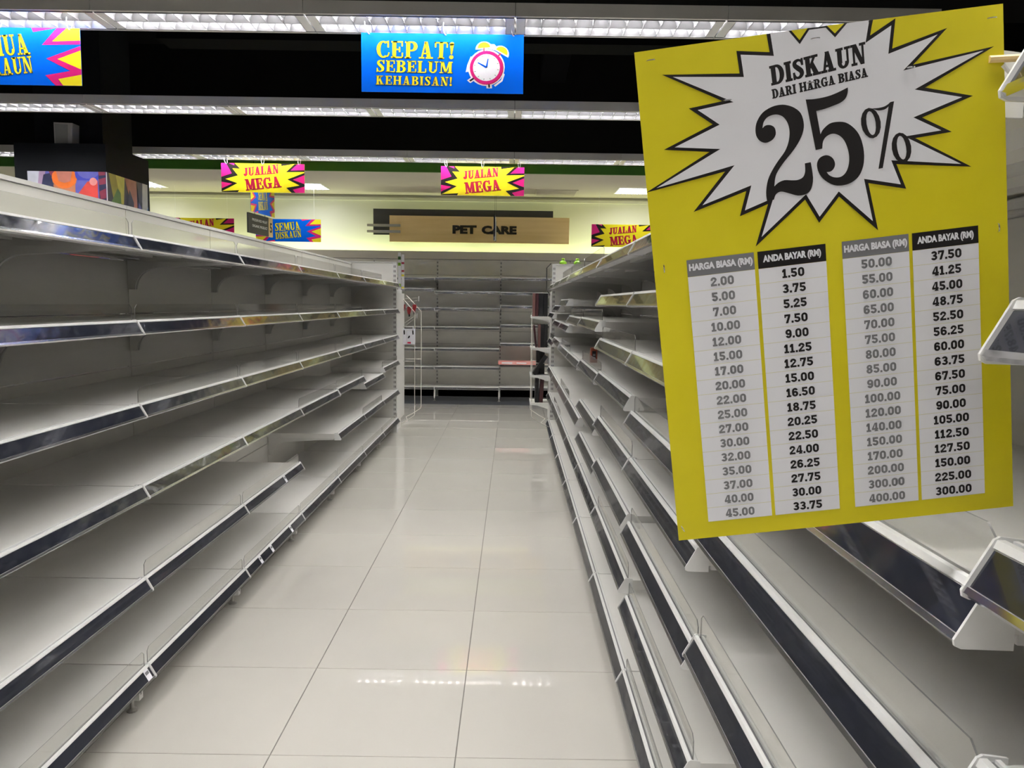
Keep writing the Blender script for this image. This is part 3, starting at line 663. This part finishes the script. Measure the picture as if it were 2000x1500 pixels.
    if ch in '0123456789.':
        w = .25; h_ = .22
        if ch == '.': return [rc(0,0,.24,.24)], .24
        if ch == '0': return arc(.36,.66,.36,.34,0,180,w,h_)+arc(.36,.34,.36,.34,180,360,w,h_)+[rc(0,.33,w,.67),rc(.72-w,.33,.72,.67)], .72
        if ch == '1': return [rc(.15,0,.40,1),rc(0,0,.55,.2),[(0,.62),(.16,.66),(.30,1),(.16,1),(0,.82)]], .55
        if ch == '2': return arc(.35,.69,.35,.31,-10,180,w,h_)+[[(0,.2),(.28,.2),(.69,.62),(.47,.66)],rc(0,0,.70,.22),rc(0,.1,.2,.26),rc(0,.62,.25,.71)], .70
        if ch == '3': return arc(.34,.71,.34,.29,-90,165,w,h_)+arc(.34,.30,.36,.30,-165,90,w,h_)+[rc(.22,.42,.40,.60)], .70
        if ch == '4': return [rc(.40,0,.65,1),rc(0,.17,.76,.38),[(0,.36),(.22,.36),(.46,1),(.36,1)],rc(.30,0,.74,.12)], .76
        if ch == '5': return [rc(.03,.78,.66,1),rc(.03,.48,.25,.8)]+arc(.33,.33,.37,.33,-165,120,w,h_)+[rc(.12,.47,.34,.64)], .70
        if ch == '6': return arc(.36,.33,.36,.33,0,360,w,h_,16)+arc(.36,.64,.36,.36,20,180,w,h_)+[rc(0,.33,w,.66)], .72
        if ch == '7': return [rc(0,.78,.68,1),[(.12,0),(.40,0),(.68,.80),(.42,.80)],rc(0,.62,.15,.8)], .68
        if ch == '8': return arc(.36,.72,.33,.28,0,360,w*.95,h_*.9,16)+arc(.36,.29,.36,.29,0,360,w,h_*.9,16), .72
        if ch == '9': return arc(.36,.67,.36,.33,0,360,w,h_,16)+arc(.36,.36,.36,.36,200,360,w,h_)+[rc(.72-w,.34,.72,.67)], .72
    if ch == '!': return [[(.10,.28),(.16,.28),(.24,.92),(.02,.92)], *disc(.13,.9,.11), *disc(.13,.11,.115)], .27
    return [], .5
def word(txt, gap=.06):
    x = 0; out = []
    for ch in txt:
        g_, w_ = G(ch)
        for p in g_: out.append([(a+x, b_) for a, b_ in p])
        x += w_+gap
    x -= gap
    return [[(a/x, b_) for a, b_ in p] for p in out]
def grow(p, d):
    A = sum(p[i][0]*p[(i+1)%len(p)][1]-p[(i+1)%len(p)][0]*p[i][1] for i in range(len(p)))
    if A < 0: p = p[::-1]
    n = len(p); out = []
    for i in range(n):
        a, b_, c = Vector(p[i-1]), Vector(p[i]), Vector(p[(i+1)%n])
        e1 = (b_-a); e2 = (c-b_)
        if e1.length < 1e-7 or e2.length < 1e-7: out.append(p[i]); continue
        n1 = Vector((e1.y,-e1.x)).normalized(); n2 = Vector((e2.y,-e2.x)).normalized(); m_ = n1+n2
        if m_.length < .15: m_ = n1; k_ = 1
        else: m_ = m_.normalized(); k_ = min(1/max(m_.dot(n1), .2), 3.2)
        q = b_ + m_*d*k_; out.append((q.x, q.y))
    return out
class Print:
    """flat print laid on a sheet: local u right, v down; built as thin layers"""
    def __init__(s, put): s.put = put; s.L = {}
    def poly(s, p, m, lay):
        tri = tessellate_polygon([[Vector((a, b_, 0)) for a, b_ in p]])
        mb = s.L.setdefault(m, MB()); h = lay+len(mb.f)*2e-8
        F = []
        for t in tri:
            a, b_, c = t
            ar = (p[b_][0]-p[a][0])*(p[c][1]-p[a][1])-(p[c][0]-p[a][0])*(p[b_][1]-p[a][1])
            F.append((a, c, b_) if ar > 0 else (a, b_, c))
        mb.add([s.put(a, b_, h) for a, b_ in p], F, m)
    def text(s, txt, quad, m, lay, out=0, om=None, gap=.06):
        (x0,y0),(x1,y1),(x2,y2),(x3,y3) = quad                # TL TR BR BL
        for p in word(txt, gap):
            q = []
            for a, b_ in p:
                v = 1-b_
                q.append(((x0*(1-a)+x1*a)*(1-v)+(x3*(1-a)+x2*a)*v, (y0*(1-a)+y1*a)*(1-v)+(y3*(1-a)+y2*a)*v))
            if out: s.poly(grow(q, out), om, lay-.0001)
            s.poly(q, m, lay)
    def finish(s, parent, names={}):
        for m, mb in s.L.items(): tag(mb.build(names.get(m, 'printed_'+m), parent), None, None, None, 'stuff')
def smooth_poly(pts, n=5):
    # pts (x,y[,1=sharp]) closed outline with Catmull-Rom smoothing except at sharp points
    k = len(pts); out = []
    for i in range(k):
        p1, p2 = pts[i], pts[(i+1)%k]; p0 = pts[i-1] if len(p1) < 3 else p1; p3 = pts[(i+2)%k] if len(p2) < 3 else p2
        for q in range(n):
            u_ = q/n; out.append(tuple(.5*((2*p1[c])+(-p0[c]+p2[c])*u_+(2*p0[c]-5*p1[c]+4*p2[c]-p3[c])*u_*u_+(-p0[c]+3*p1[c]-3*p2[c]+p3[c])*u_**3) for c in (0,1)))
    return out
# sans text from the built-in typeface, as normalised triangles
_tc = {}
def sans(txt, bold=.02):
    if (txt, bold) in _tc: return _tc[(txt, bold)]
    cu = bpy.data.curves.new('t', 'FONT'); cu.body = txt; cu.offset = bold; cu.resolution_u = 3
    ob = bpy.data.objects.new('t', cu); me = ob.to_mesh()
    vs = [(v.co.x, v.co.y) for v in me.vertices]; fs = [tuple(p.vertices) for p in me.polygons]
    ob.to_mesh_clear(); bpy.data.objects.remove(ob); bpy.data.curves.remove(cu)
    x0, x1 = min(v[0] for v in vs), max(v[0] for v in vs); y0, y1 = min(v[1] for v in vs), max(v[1] for v in vs)
    r_ = ([((a-x0)/(x1-x0), (b_-y0)/(y1-y0)) for a, b_ in vs], fs, (x1-x0)/(y1-y0)); _tc[(txt, bold)] = r_; return r_
def sans_on(pr_, txt, x0, y0, x1, y1, m, lay, bold=.02):
    vs, fs, asp = sans(txt, bold); mb = pr_.L.setdefault(m, MB())
    mb.add([pr_.put(x0+(x1-x0)*a, y1-(y1-y0)*b_, lay) for a, b_ in vs], fs, m)

# ------------------------------------------------------------------ big yellow discount poster
# millimetres on an A3 sheet, hung on the rail joint of the right row
PO = Vector((.097,.665,1.670)); PR = Vector((.392,.655,1.709)); PB = Vector((.154,.688,1.250))
eu_ = (PR-PO)/297; ev_ = (PB-PO)/420; en_ = ev_.cross(eu_).normalized()
if en_.y > 0: en_ = -en_
def pput(a, b_, h):
    bow = .0035*math.sin(math.pi*max(0, min(1, a/297)))*(1-b_/420*.6)
    return PO + eu_*a + ev_*b_ + en_*(h+bow) - PO
o = thing('discount_poster', 'large yellow poster reading 25% with a price table, hung on the right shelving', 'poster', tuple(PO))
sh = MB(); n = 14
V = []; 
for side, h in ((0, 0), (1, -.0006)):
    for i in range(n+1):
        for j in range(5): V.append(pput(297*i/n, 420*j/4, h))
F = []
for i in range(n):
    for j in range(4):
        a = i*5+j; F.append((a, a+1, a+6, a+5)); q = (n+1)*5; F.append((q+a, q+a+5, q+a+6, q+a+1))
for i in range(n):
    for j in (0, 4): a = i*5+j; q = (n+1)*5; F.append((a, a+5, q+a+5, q+a))
for j in range(4):
    for i in (0, n): a = i*5+j; q = (n+1)*5; F.append((a, a+1, q+a+1, q+a))
sh.add(V, F, 'yellow'); sh.build('sheet', o)
pr = Print(pput)
star = [(108.6,0),(110.2,16.0),(83.7,11.6),(85.1,29.2),(25.4,21.8),(72.7,48.2),(44.0,50.6),(61.6,64.9),(21.8,79.1),(59.1,85.3),(4.0,110.8),(70.2,101.0),(41.3,130.4),(84.5,118.9),(77.7,138.7),(101.7,131.5),(89.5,163.6),(130.5,131.7),(140.8,151.6),(158.0,132.6),(186.8,162.0),(180.8,124.8),(211.3,133.0),(204.1,112.5),(263.5,122.1),(217.9,94.3),(248.1,93.0),(224.9,79.5),(266.0,67.9),(227.4,57.2),(284.3,32.9),(218.6,40.0),(247.2,15.4),(204.9,25.7),(208.3,3.7),(187.3,14.4),(190.5,0)]
def sub(p):                                              # keep long polygons following the bowed sheet
    out = []
    for i in range(len(p)):
        a, b_ = p[i], p[(i+1)%len(p)]; k_ = max(1, int(math.dist(a, b_)/18))
        out += [(a[0]+(b_[0]-a[0])*q/k_, a[1]+(b_[1]-a[1])*q/k_) for q in range(k_)]
    return out
def edge(p, wdt, m, lay, closed=True):
    k_ = len(p)
    for i in range(k_ if closed else k_-1):
        a, b_ = Vector(p[i]), Vector(p[(i+1)%k_])
        d_ = (b_-a).normalized(); nn = Vector((-d_.y, d_.x))*wdt/2; e = d_*wdt*.45
        prev, nxt = Vector(p[i-1]), Vector(p[(i+2)%k_])
        q = [a-nn-e, b_-nn+e, b_+nn+e, a+nn-e]; pr_cur.poly(sub([tuple(v) for v in q]), m, lay)
pr_cur = pr
# print sits a hair above the sheet; the white star is cut in vertical strips so that it follows the bow
def clip_strips(poly, x0, x1, n):
    def clip(p, f_, keep):
        out = []
        for i in range(len(p)):
            a, b_ = p[i], p[(i+1)%len(p)]; ia, ib = keep(a), keep(b_)
            if ia: out.append(a)
            if ia != ib: t = (f_-a[0])/(b_[0]-a[0]); out.append((f_, a[1]+(b_[1]-a[1])*t))
        return out
    res = []
    tri = tessellate_polygon([[Vector((a, b_, 0)) for a, b_ in poly]])
    for t in tri:
        tp = [poly[i] for i in t]
        for k_ in range(n):
            lo_, hi_ = x0+(x1-x0)*k_/n, x0+(x1-x0)*(k_+1)/n
            c = clip(tp, lo_, lambda q: q[0] >= lo_)
            if len(c) > 2: c = clip(c, hi_, lambda q: q[0] <= hi_)
            if len(c) > 2: res.append(c)
    return res
starin = star
for c in clip_strips(grow(star, 1.5), 0, 297, n*2): 
    c = [(a, max(0, b_)) for a, b_ in c]; pr.poly(c, 'ink', .0003)
for c in clip_strips(grow(star, -1.3), 0, 297, n*2): pr.poly(c, 'paper', .0005)
pr.poly([(109.9,0),(189.3,0),(187,3),(110.2,3)], 'paper', .00052)
for T3 in ([(171.4,0),(161.3,9.6),(153.1,0)], [(142.0,0),(132.9,11.2),(124.5,0)]):
    pr.poly(T3, 'ink', .00056); cx = T3[1][0]; pr.poly([(T3[0][0]-2.2,0),(cx,T3[1][1]-3),(T3[2][0]+2.2,0)], 'yellow', .0006)
pr.text('DISKAUN', [(107.6,25.4),(184.8,16.2),(185.2,32.0),(108.5,39.9)], 'ink', .0006, .38, 'ink', gap=.06)
pr.text('DARI HARGA BIASA', [(108.2,43.4),(185.7,36.0),(186.1,42.8),(108.6,50.4)], 'ink', .0006, .22, 'ink', gap=.08)
TWO = [(98.5,131.5,1),(104.2,130.9,1),(106.1,126.8),(110.3,125.0),(116.3,127.0),(124.3,130.0),(131.5,129.4),(135.6,125.3),(137.4,117.0),(136.2,104.4,1),(131.3,104.8,1),(131.2,111.2),(129.3,115.5),(125.1,117.3),(120.1,117.1),(114.0,116.2),(108.8,117.6),(105.3,120.2,1),(106.5,113.3),(109.4,107.6),(115.6,100.4),(122.6,93.3),(128.2,86.0),(131.7,78.6),(132.3,71.8),(130.4,64.7),(125.8,60.0),(120.0,57.1),(114.0,56.0),(106.9,56.9),(99.6,60.4),(94.9,66.2),(93.0,71.9),(93.2,77.8),(95.9,82.4),(100.7,84.5),(106.1,82.8),(109.1,78.8),(108.7,73.8),(106.1,71.3),(102.9,70.6),(100.6,71.1),(98.7,72.6,1),(99.8,68.3),(102.5,65.0),(106.4,63.4),(111.0,63.3),(115.4,65.3),(118.4,69.1),(120.1,74.2),(120.3,80.1),(118.8,86.9),(115.5,93.4),(110.0,99.7),(104.4,107.0),(100.3,114.5),(98.4,122.3),(98.1,127.4)]
FIVE = [(135.0,54.5,1),(142.3,55.0),(152.3,54.3),(160.5,52.4),(169.4,49.3,1),(169.2,53.0),(167.2,57.5),(163.0,60.4),(156.9,62.1),(149.8,63.7),(143.0,64.5,1),(145.4,83.2,1),(147.8,79.6),(153.1,75.8),(159.2,75.1),(166.1,76.4),(171.9,80.6),(176.6,87.0),(179.2,95.2),(180.1,104.2),(178.8,113.0),(174.9,120.5),(168.5,124.8),(161.3,126.1),(154.3,125.1),(147.4,120.7),(142.7,114.6),(141.1,107.5),(142.9,102.7),(146.6,100.6),(150.6,100.7),(154.5,103.6),(156.0,108.3),(154.5,112.1),(151.7,113.9),(148.8,113.9,1),(150.7,116.6),(154.6,118.8),(159.7,119.2),(163.9,116.7),(166.7,111.6),(167.8,104.7),(167.0,97.7),(164.4,90.5),(160.6,86.1),(155.6,84.0),(150.5,85.3),(147.3,88.9),(146.2,94.7,1),(140.8,95.3,1)]
SLASH = [(188.6,68.2),(193.6,68.3),(198.2,67.7),(201.5,66.2),(203.3,64.9),(206.3,64.6,1),(194.9,116.2,1),(191.3,116.5,1),(201.7,68.1,1),(198.6,70.0),(194.5,70.4),(191.8,69.8)]
RO1 = [(194.7,79.2),(194.6,83.9),(193.4,87.9),(191.1,90.6),(188.1,91.6),(185.0,90.8),(182.1,88.2),(179.9,84.3),(178.8,79.7),(178.9,75.0),(180.2,71.0),(182.5,68.3),(185.4,67.3),(188.6,68.2),(191.4,70.7),(193.6,74.6)]
RI1 = [(190.6,79.3),(190.7,83.0),(190.2,86.2),(189.3,88.3),(187.9,89.1),(186.5,88.4),(185.0,86.3),(183.9,83.2),(183.2,79.6),(183.1,75.9),(183.5,72.8),(184.5,70.7),(185.8,69.9),(187.3,70.6),(188.7,72.6),(189.9,75.7)]
RO2 = [(218.8,101.6),(218.7,106.3),(217.5,110.3),(215.2,113.0),(212.2,114.1),(209.1,113.2),(206.2,110.7),(204.0,106.8),(202.9,102.1),(203.0,97.5),(204.2,93.5),(206.5,90.8),(209.4,89.7),(212.6,90.6),(215.5,93.1),(217.6,97.0)]
RI2 = [(214.6,101.7),(214.8,105.4),(214.3,108.6),(213.4,110.7),(212.0,111.5),(210.6,110.8),(209.1,108.8),(208.0,105.7),(207.3,102.0),(207.1,98.3),(207.6,95.2),(208.5,93.1),(209.8,92.3),(211.3,93.0),(212.8,95.0),(213.9,98.1)]
for P_ in (TWO, FIVE, SLASH): pr.poly(smooth_poly(P_, 3), 'ink', .0007)
for ro, ri in ((RO1, RI1), (RO2, RI2)):
    for i in range(16): pr.poly([ro[i], ro[(i+1)%16], ri[(i+1)%16], ri[i]], 'ink', .00075)
cols = [(27.8,84.6,'HARGA BIASA (RM)','greyink_and_groove',['2.00','5.00','7.00','10.00','12.00','15.00','17.00','20.00','22.00','25.00','27.00','30.00','32.00','35.00','37.00','40.00','45.00']),
        (87.6,144.6,'ANDA BAYAR (RM)','ink',['1.50','3.75','5.25','7.50','9.00','11.25','12.75','15.00','16.50','18.75','20.25','22.50','24.00','26.25','27.75','30.00','33.75']),
        (158.2,214.0,'HARGA BIASA (RM)','greyink_and_groove',['50.00','55.00','60.00','65.00','70.00','75.00','80.00','85.00','90.00','100.00','120.00','140.00','150.00','170.00','200.00','300.00','400.00']),
        (216.8,272.2,'ANDA BAYAR (RM)','ink',['37.50','41.25','45.00','48.75','52.50','56.25','60.00','63.75','67.50','75.00','90.00','105.00','112.50','127.50','150.00','225.00','300.00'])]
for x0, x1, hd, m_, nums in cols:
    pr.poly(rc(x0,172.1,x1,186.4), m_, .0004)
    for q in range(17):
        a0 = 186.4+12.86*q; pr.poly(rc(x0, a0+.15, x1, a0+12.71), 'paper', .0004)
        pr.poly(rc(x0, a0+12.71, x1, a0+13.01), 'rule', .00042)
        nw = 5.9*(len(nums[q])-1)+1.9-(1.1*nums[q].count('1')); xc = (x0+x1)/2+.3; yc = a0+6.4
        pr.text(nums[q], [(xc-nw/2,yc-3.8),(xc+nw/2,yc-3.8),(xc+nw/2,yc+3.8),(xc-nw/2,yc+3.8)], m_, .0006, gap=.10)
    sans_on(pr, hd, x0+(1.6 if 'HARGA' in hd else 4.2), 175.6, x1-(1.4 if 'HARGA' in hd else 4.0), 183.2, 'paper' , .0006, .055)
pr.finish(o, {'ink':'black_lettering','paper':'white_print','greyink_and_groove':'grey_lettering','rule':'row_rules','yellow':'yellow_points'})
def staple(a, b_, da, db):
    st = MB(); pts = [pput(a-da*q, b_-db*q, .0006) for q in (1, .8, .5, 0, -.5, -.8, -1)]
    hh = [0, .0012, .0016, .0018, .0016, .0012, 0]
    st.tube([p+en_*q for p, q in zip(pts, hh)], .0006, 'chrome', 6); st.build('staple', o)
for a, b_, da, db in ((12.6,8,3.5,0),(287.5,10,3.5,0),(145.5,8.5,3.5,0),(288.7,176,0,3.5),(8.2,177,0,3.5),(4.5,409,1.2,2.5),(221,40,3,0),(72,47,3,0),(140,42,3,0)): staple(a, b_, da, db)
# short pale clip that carries the poster from the rail
o = thing('poster_clip', 'short pale wooden dowel clip holding the yellow poster to the top rail', 'clip', (.385, .655, 1.666))
b = MB(); b.tube([(.0,.002,.0),(.03,.002,.002)], .003, 'wood', 8); b.build('dowel', o)
b = MB(); b.tube([(.012,.002,-.004),(.02,.002,-.012),(.028,.002,-.006)], .002, 'spaper', 6); b.build('tie', o)

# ------------------------------------------------------------------ hanging signs (u 0..1 across, v 0..1 down)
SW, SH = .945, .322
def sign_plane(x, y, z, W=SW, H=SH):
    return lambda a, b_, h: (a*W, -h, -b_*H)
def rings(o, us, top, y=0, lean=(-.02,0,.005)):
    for k_, u_ in enumerate(us):
        b = MB(); n_ = 14; c_x = u_*SW
        b.tube([(c_x+.014*math.cos(2*math.pi*i/n_)+ (lean[k_%3] if math.sin(2*math.pi*i/n_) > 0 else -lean[k_%3])*.5*abs(math.sin(2*math.pi*i/n_)), .009*math.cos(2*math.pi*i/n_)+y, top/2+(top/2+.008)*math.sin(2*math.pi*i/n_)) for i in range(n_)], .0028, 'spaper', 6, True)
        b.build('hanging_ring', o, smooth=True)
def threads(o, xs, h):
    for q in xs: b = MB(); b.tube([(q,0,0),(q,0,h)], .0012, 'spaper', 5); b.build('hanging_thread', o)
def board(o, m, H=SH):
    b = MB(); b.box(0, SW, 0, .003, -H, 0, m); b.build('board', o)
def jualan(x, y, z, label, grp, top=.09):
    o = thing('sale_sign', label, 'sign', (x, y, z), grp); board(o, 'syellow'); p = Print(sign_plane(x, y, z))
    def q(L, t0=122): return [(min(1,max(0,(a-735)/908)), min(1,max(0,(b_-t0-.03*(a-727))/320))) for a, b_ in L]
    blackL = [(727,122),(880,127),(915,150),(942,188),(858,183),(917,262),(778,298),(908,348),(745,430),(925,425),(915,452),(742,450),(727,450)]
    blackR = [(1392,142),(1392,163),(1535,148),(1445,235),(1645,238),(1648,246),(1455,315),(1590,385),(1445,410),(1500,467),(1648,467),(1648,150)]
    p.poly(q([(727,122),(885,127),(942,188),(858,183),(917,262),(778,298),(908,348),(745,430),(727,440)]), 'ink', .0004)
    p.poly(q([(745,432),(925,425),(912,454),(735,450)]), 'ink', .0004)
    p.poly(q([(1390,142),(1392,166),(1535,148)]), 'ink', .0004)
    p.poly(q([(1648,150),(1535,148),(1440,236),(1648,236)]), 'ink', .0004)
    p.poly(q([(1648,246),(1455,315),(1590,385),(1442,408),(1500,467),(1648,467)]), 'ink', .0004)
    for L in ([(727,122),(790,124),(850,238),(735,275)], [(820,126),(878,128),(880,150)], [(735,328),(850,352),(738,402)], [(1648,152),(1568,150),(1492,218),(1648,216)], [(1648,272),(1516,320),(1648,372)], [(1648,398),(1512,430),(1545,467),(1648,467)]):
        p.poly(q(L), 'pink', .0008)
    p.text('JUALAN', q([(980,182),(1358,148),(1362,246),(980,272)]), 'red', .0008, .004, 'red', gap=.10)
    p.text('MEGA', q([(990,308),(1368,280),(1390,400),(1005,432)]), 'red', .0008, .004, 'red', gap=.07)
    p.finish(o, {'ink':'black_points','pink':'magenta_points','red':'crimson_lettering'})
    if top: rings(o, (.055,.5,.94), top)
    return o
def semua(x, y, z, label, grp, top=.09, H=SH, W=SW, rz=0):
    o = thing('sale_sign', label, 'sign', (x, y, z), grp, rz); b = MB(); b.box(0, W, 0, .003, -H, 0, 'blue'); b.build('board', o); p = Print(sign_plane(x, y, z, W, H))
    def q(L): return [(min(1,1-(800-a)/1580), min(1,max(0,(b_-297)/571))) for a, b_ in L]
    def mir(L): return [(1-a, 1-b_) for a, b_ in L]
    for f_ in (lambda L: L, mir):
        for L, m_, h in (([(575,297),(800,297),(800,455),(425,465)],'pink',.0004), ([(330,297),(560,297),(345,338)],'pink',.0004), ([(800,470),(460,600),(692,720),(445,768),(540,868),(800,868)],'pink',.0004),
                      ([(672,297),(800,297),(800,416),(525,428)],'syellow',.0008), ([(570,603),(800,515),(800,705)],'syellow',.0008), ([(570,803),(800,756),(800,868),(615,868)],'syellow',.0008)):
            p.poly(f_(q(L)), m_, h)
    p.text('SEMUA', [(.295,.19),(.665,.10),(.69,.46),(.295,.54)], 'syellow', .0012, .004, 'navy', .05)
    p.text('DISKAUN', [(.30,.60),(.69,.49),(.705,.78),(.305,.90)], 'syellow', .0012, .004, 'navy', .05)
    p.finish(o, {'syellow':'yellow_lettering','pink':'magenta_points','navy':'lettering_outline'})
    if top: rings(o, (.055,.5,.94), top)
    return o
jualan(-3.335, 9.0, 3.0, 'yellow and magenta JUALAN MEGA sign hanging from the far lamp row, left of two', 'hanging sale signs')
jualan(-.84, 9.0, 3.0, 'yellow and magenta JUALAN MEGA sign hanging from the far lamp row, right of two', 'hanging sale signs')
o = jualan(-5.0, 11.4, 2.628, 'darker JUALAN MEGA sign at the far wall, half hidden by the left row', 'far wall sale signs', 0)
threads(o,(.1,.85),.456)
o = jualan(1.12, 11.4, 2.62, 'JUALAN MEGA sign at the far wall, cut by the yellow poster', 'far wall sale signs', 0)
threads(o,(.1,.85),.464)
o = semua(-3.745, 11.4, 2.63, 'blue SEMUA DISKAUN sign at the far wall, behind the aisle number board', 'far wall sale signs', 0)
threads(o,(.1,.85),.454)
semua(-3.485, 4.69, 3.015, 'blue SEMUA DISKAUN sign at the upper left corner, hanging from the nearest lamps', 'hanging sale signs')
# CEPAT sign
o = thing('sale_sign', 'blue CEPAT! SEBELUM KEHABISAN! sign with an alarm clock', 'sign', (-.905, 4.69, 3.015), 'hanging sale signs'); board(o, 'blue', .332)
p = Print(sign_plane(0,0,0,SW,.332))
def q(L): return [((a-86)/1800, (b_-188-.026*(a-92))/655) for a, b_ in L]
p.text('CEPAT!', q([(258,280),(1120,308),(1112,494),(256,468)]), 'syellow', .0012, .003, 'navy', .09)
p.text('SEBELUM', q([(254,492),(1100,524),(1098,652),(250,626)]), 'syellow', .0012, .003, 'navy', .09)
p.text('KEHABISAN!', q([(250,665),(1097,694),(1094,792),(248,766)]), 'syellow', .0012, .003, 'navy', .13)
def circ(cx, cy, r_, n=28, ry=None): return [(cx+r_*math.cos(2*math.pi*i/n), cy+(ry or r_)*math.sin(2*math.pi*i/n)) for i in range(n)]
cx, cy = 1475, 592
def rotp(L, ang, ox, oy):
    c_a, s_a = math.cos(ang), math.sin(ang); return [(ox+a*c_a-b_*s_a, oy+a*s_a+b_*c_a) for a, b_ in L]
dome = [(-70*math.cos(math.pi*i/10), -62*math.sin(math.pi*i/10)) for i in range(11)]
p.poly(q(circ(cx, cy, 204)), 'spaper', .0006)
for ang, ox, oy in ((-.06, 1446, 372), (.52, 1640, 425)):
    p.poly(q(rotp([(a*1.35, b_*1.35+14) for a, b_ in dome], ang, ox, oy)), 'spaper', .00062)
    p.poly(q(rotp(dome, ang, ox, oy)), 'syellow', .0009)
p.poly(q([(1440,365),(1452,365),(1452,410),(1440,410)]), 'red', .0009); p.poly(q([(1628,430),(1640,440),(1612,470),(1600,460)]), 'red', .0009)
p.poly(q([(1480,330),(1560,335),(1600,380),(1560,400),(1490,380)]), 'spaper', .0006)
p.poly(q([(1245,640),(1262,560),(1300,465),(1322,475),(1285,570),(1275,635)]), 'spaper', .0006); p.poly(q([(1560,790),(1640,730),(1665,655),(1680,670),(1655,745),(1575,805)]), 'spaper', .0006)
for L in ([(1330,700),(1345,715),(1300,745),(1285,732)], [(1495,770),(1515,770),(1518,815),(1500,815)]):
    p.poly(grow(q(L), .012), 'spaper', .0007); p.poly(q(L), 'ink', .0009)
p.poly(q(circ(cx+5, cy+5, 186)), 'red', .001); p.poly(q(circ(cx, cy-2, 184)), 'pink', .0013); p.poly(q(circ(cx, cy, 150)), 'spaper', .0016)
for i in range(12):
    a = 2*math.pi*i/12+.2; p.poly(q(rotp([(-3,-8),(3,-8),(3,8),(-3,8)], a, cx+132*math.sin(a), cy-132*math.cos(a))), 'greyink_and_groove', .0019)
p.poly(q([(1470,600),(1375,540),(1385,532),(1482,582)]), 'blue', .002); p.poly(q([(1466,590),(1488,492),(1498,495),(1486,592)]), 'blue', .0021)
p.poly(q(circ(1477, 588, 8, 10)), 'navy', .0023)
p.finish(o, {'syellow':'yellow_lettering','navy':'lettering_outline','spaper':'clock_face','pink':'clock_rim','red':'clock_shade','ink':'clock_feet','greyink_and_groove':'clock_marks','blue':'clock_hands'})
rings(o, (.04,.52,.94), .085)

# aisle number board, seen nearly edge on, with a small sale sign clipped above
a0, a1 = Vector((-3.01, 9.8)), Vector((-3.07, 9.1)); dv = a0-a1; Ln = dv.length; rz = math.atan2(dv.y, dv.x)
o = thing('aisle_number_board', 'dark grey aisle board with the number 5, hung below the small blue sign', 'sign', (a1.x, a1.y, 2.468), None, rz)
b = MB(); b.box(0, Ln-.12, 0, .02, -.23, .0, 'darkgrey'); b.build('board', o)
b = MB(); b.box(Ln-.12, Ln, -.004, .022, -.23, 0, 'wood'); b.build('number_plate', o)
p = Print(lambda a, b_, h: (a, -h, -b_)); sans_on(p, '5', Ln-.095, .06, Ln-.025, .18, 'ink', .0055, .03)
sans_on(p, 'PRESERVED FRUIT', .10, .055, Ln-.16, .085, 'spaper', .001, .01); sans_on(p, 'ORGANIC PRODUCT', .10, .125, Ln-.16, .155, 'spaper', .001, .01)
p.finish(o, {'ink':'number','spaper':'white_lettering'})
for x_ in (.2, Ln-.2): b = MB(); b.tube([(x_,.01,0),(x_,.01,2.132)], .003, 'black', 5); b.build('hanging_rod', o)
semua(a1.x, a1.y, 2.81, 'small blue SEMUA DISKAUN sign seen at a slant above the aisle board', 'slanted signs', 0, .33, Ln, rz).location.x += .03
o = thing('aisle_number_board', 'thin dark aisle board seen exactly edge on in front of the pet sign', 'sign', (-.226, 9.0, 2.46))
b = MB(); b.box(-.008, .008, 0, .7, -.24, 0, 'darkgrey'); b.build('board', o)
b = MB(); b.box(-.011, .011, 0, .12, -.28, -.02, 'bar'); b.build('number_plate', o)
for q_ in (.1,.8): b = MB(); b.tube([(0,q_,0),(0,q_,2.14)], .0012, 'black', 5); b.build('hanging_rod', o)

# PET CARE sign
o = thing('department_sign', 'wide pale wood PET CARE sign board with dark backing on the far wall', 'sign', (-1.86, 11.74, 2.356))
b = MB(); b.box(0, 2.68, 0, .03, 0, .385, 'wood'); b.build('wood_board', o)
b = MB(); b.box(-.25, 2.438, .05, .08, .105, .487, 'darkgrey'); b.build('backing_board', o)
for q_ in (.4, 2.0): b = MB(); b.box(q_, q_+.03, .08, .36, .2, .3, 'steel'); b.build('wall_mount', o)
for z_ in (.128, .218):
    b = MB(); b.box(-.33, .165, -.03, -.008, z_, z_+.037, 'bar'); b.build('metal_bar', o)
p = Print(lambda a, b_, h: (a, -h, .385-b_))
for tx, xa, xb in (('PET', .94, 1.30), ('CARE', 1.375, 1.897)):
    vs, fs, asp = sans(tx, .06); mb = MB(); k_ = len(vs)
    mb.add([(xa+(xb-xa)*a, -.012, .128+.125*b_) for a, b_ in vs]+[(xa+(xb-xa)*a, .0, .128+.125*b_) for a, b_ in vs], fs+[tuple(i+k_ for i in f_[::-1]) for f_ in fs], 'ink'); mb.build('lettering', o)
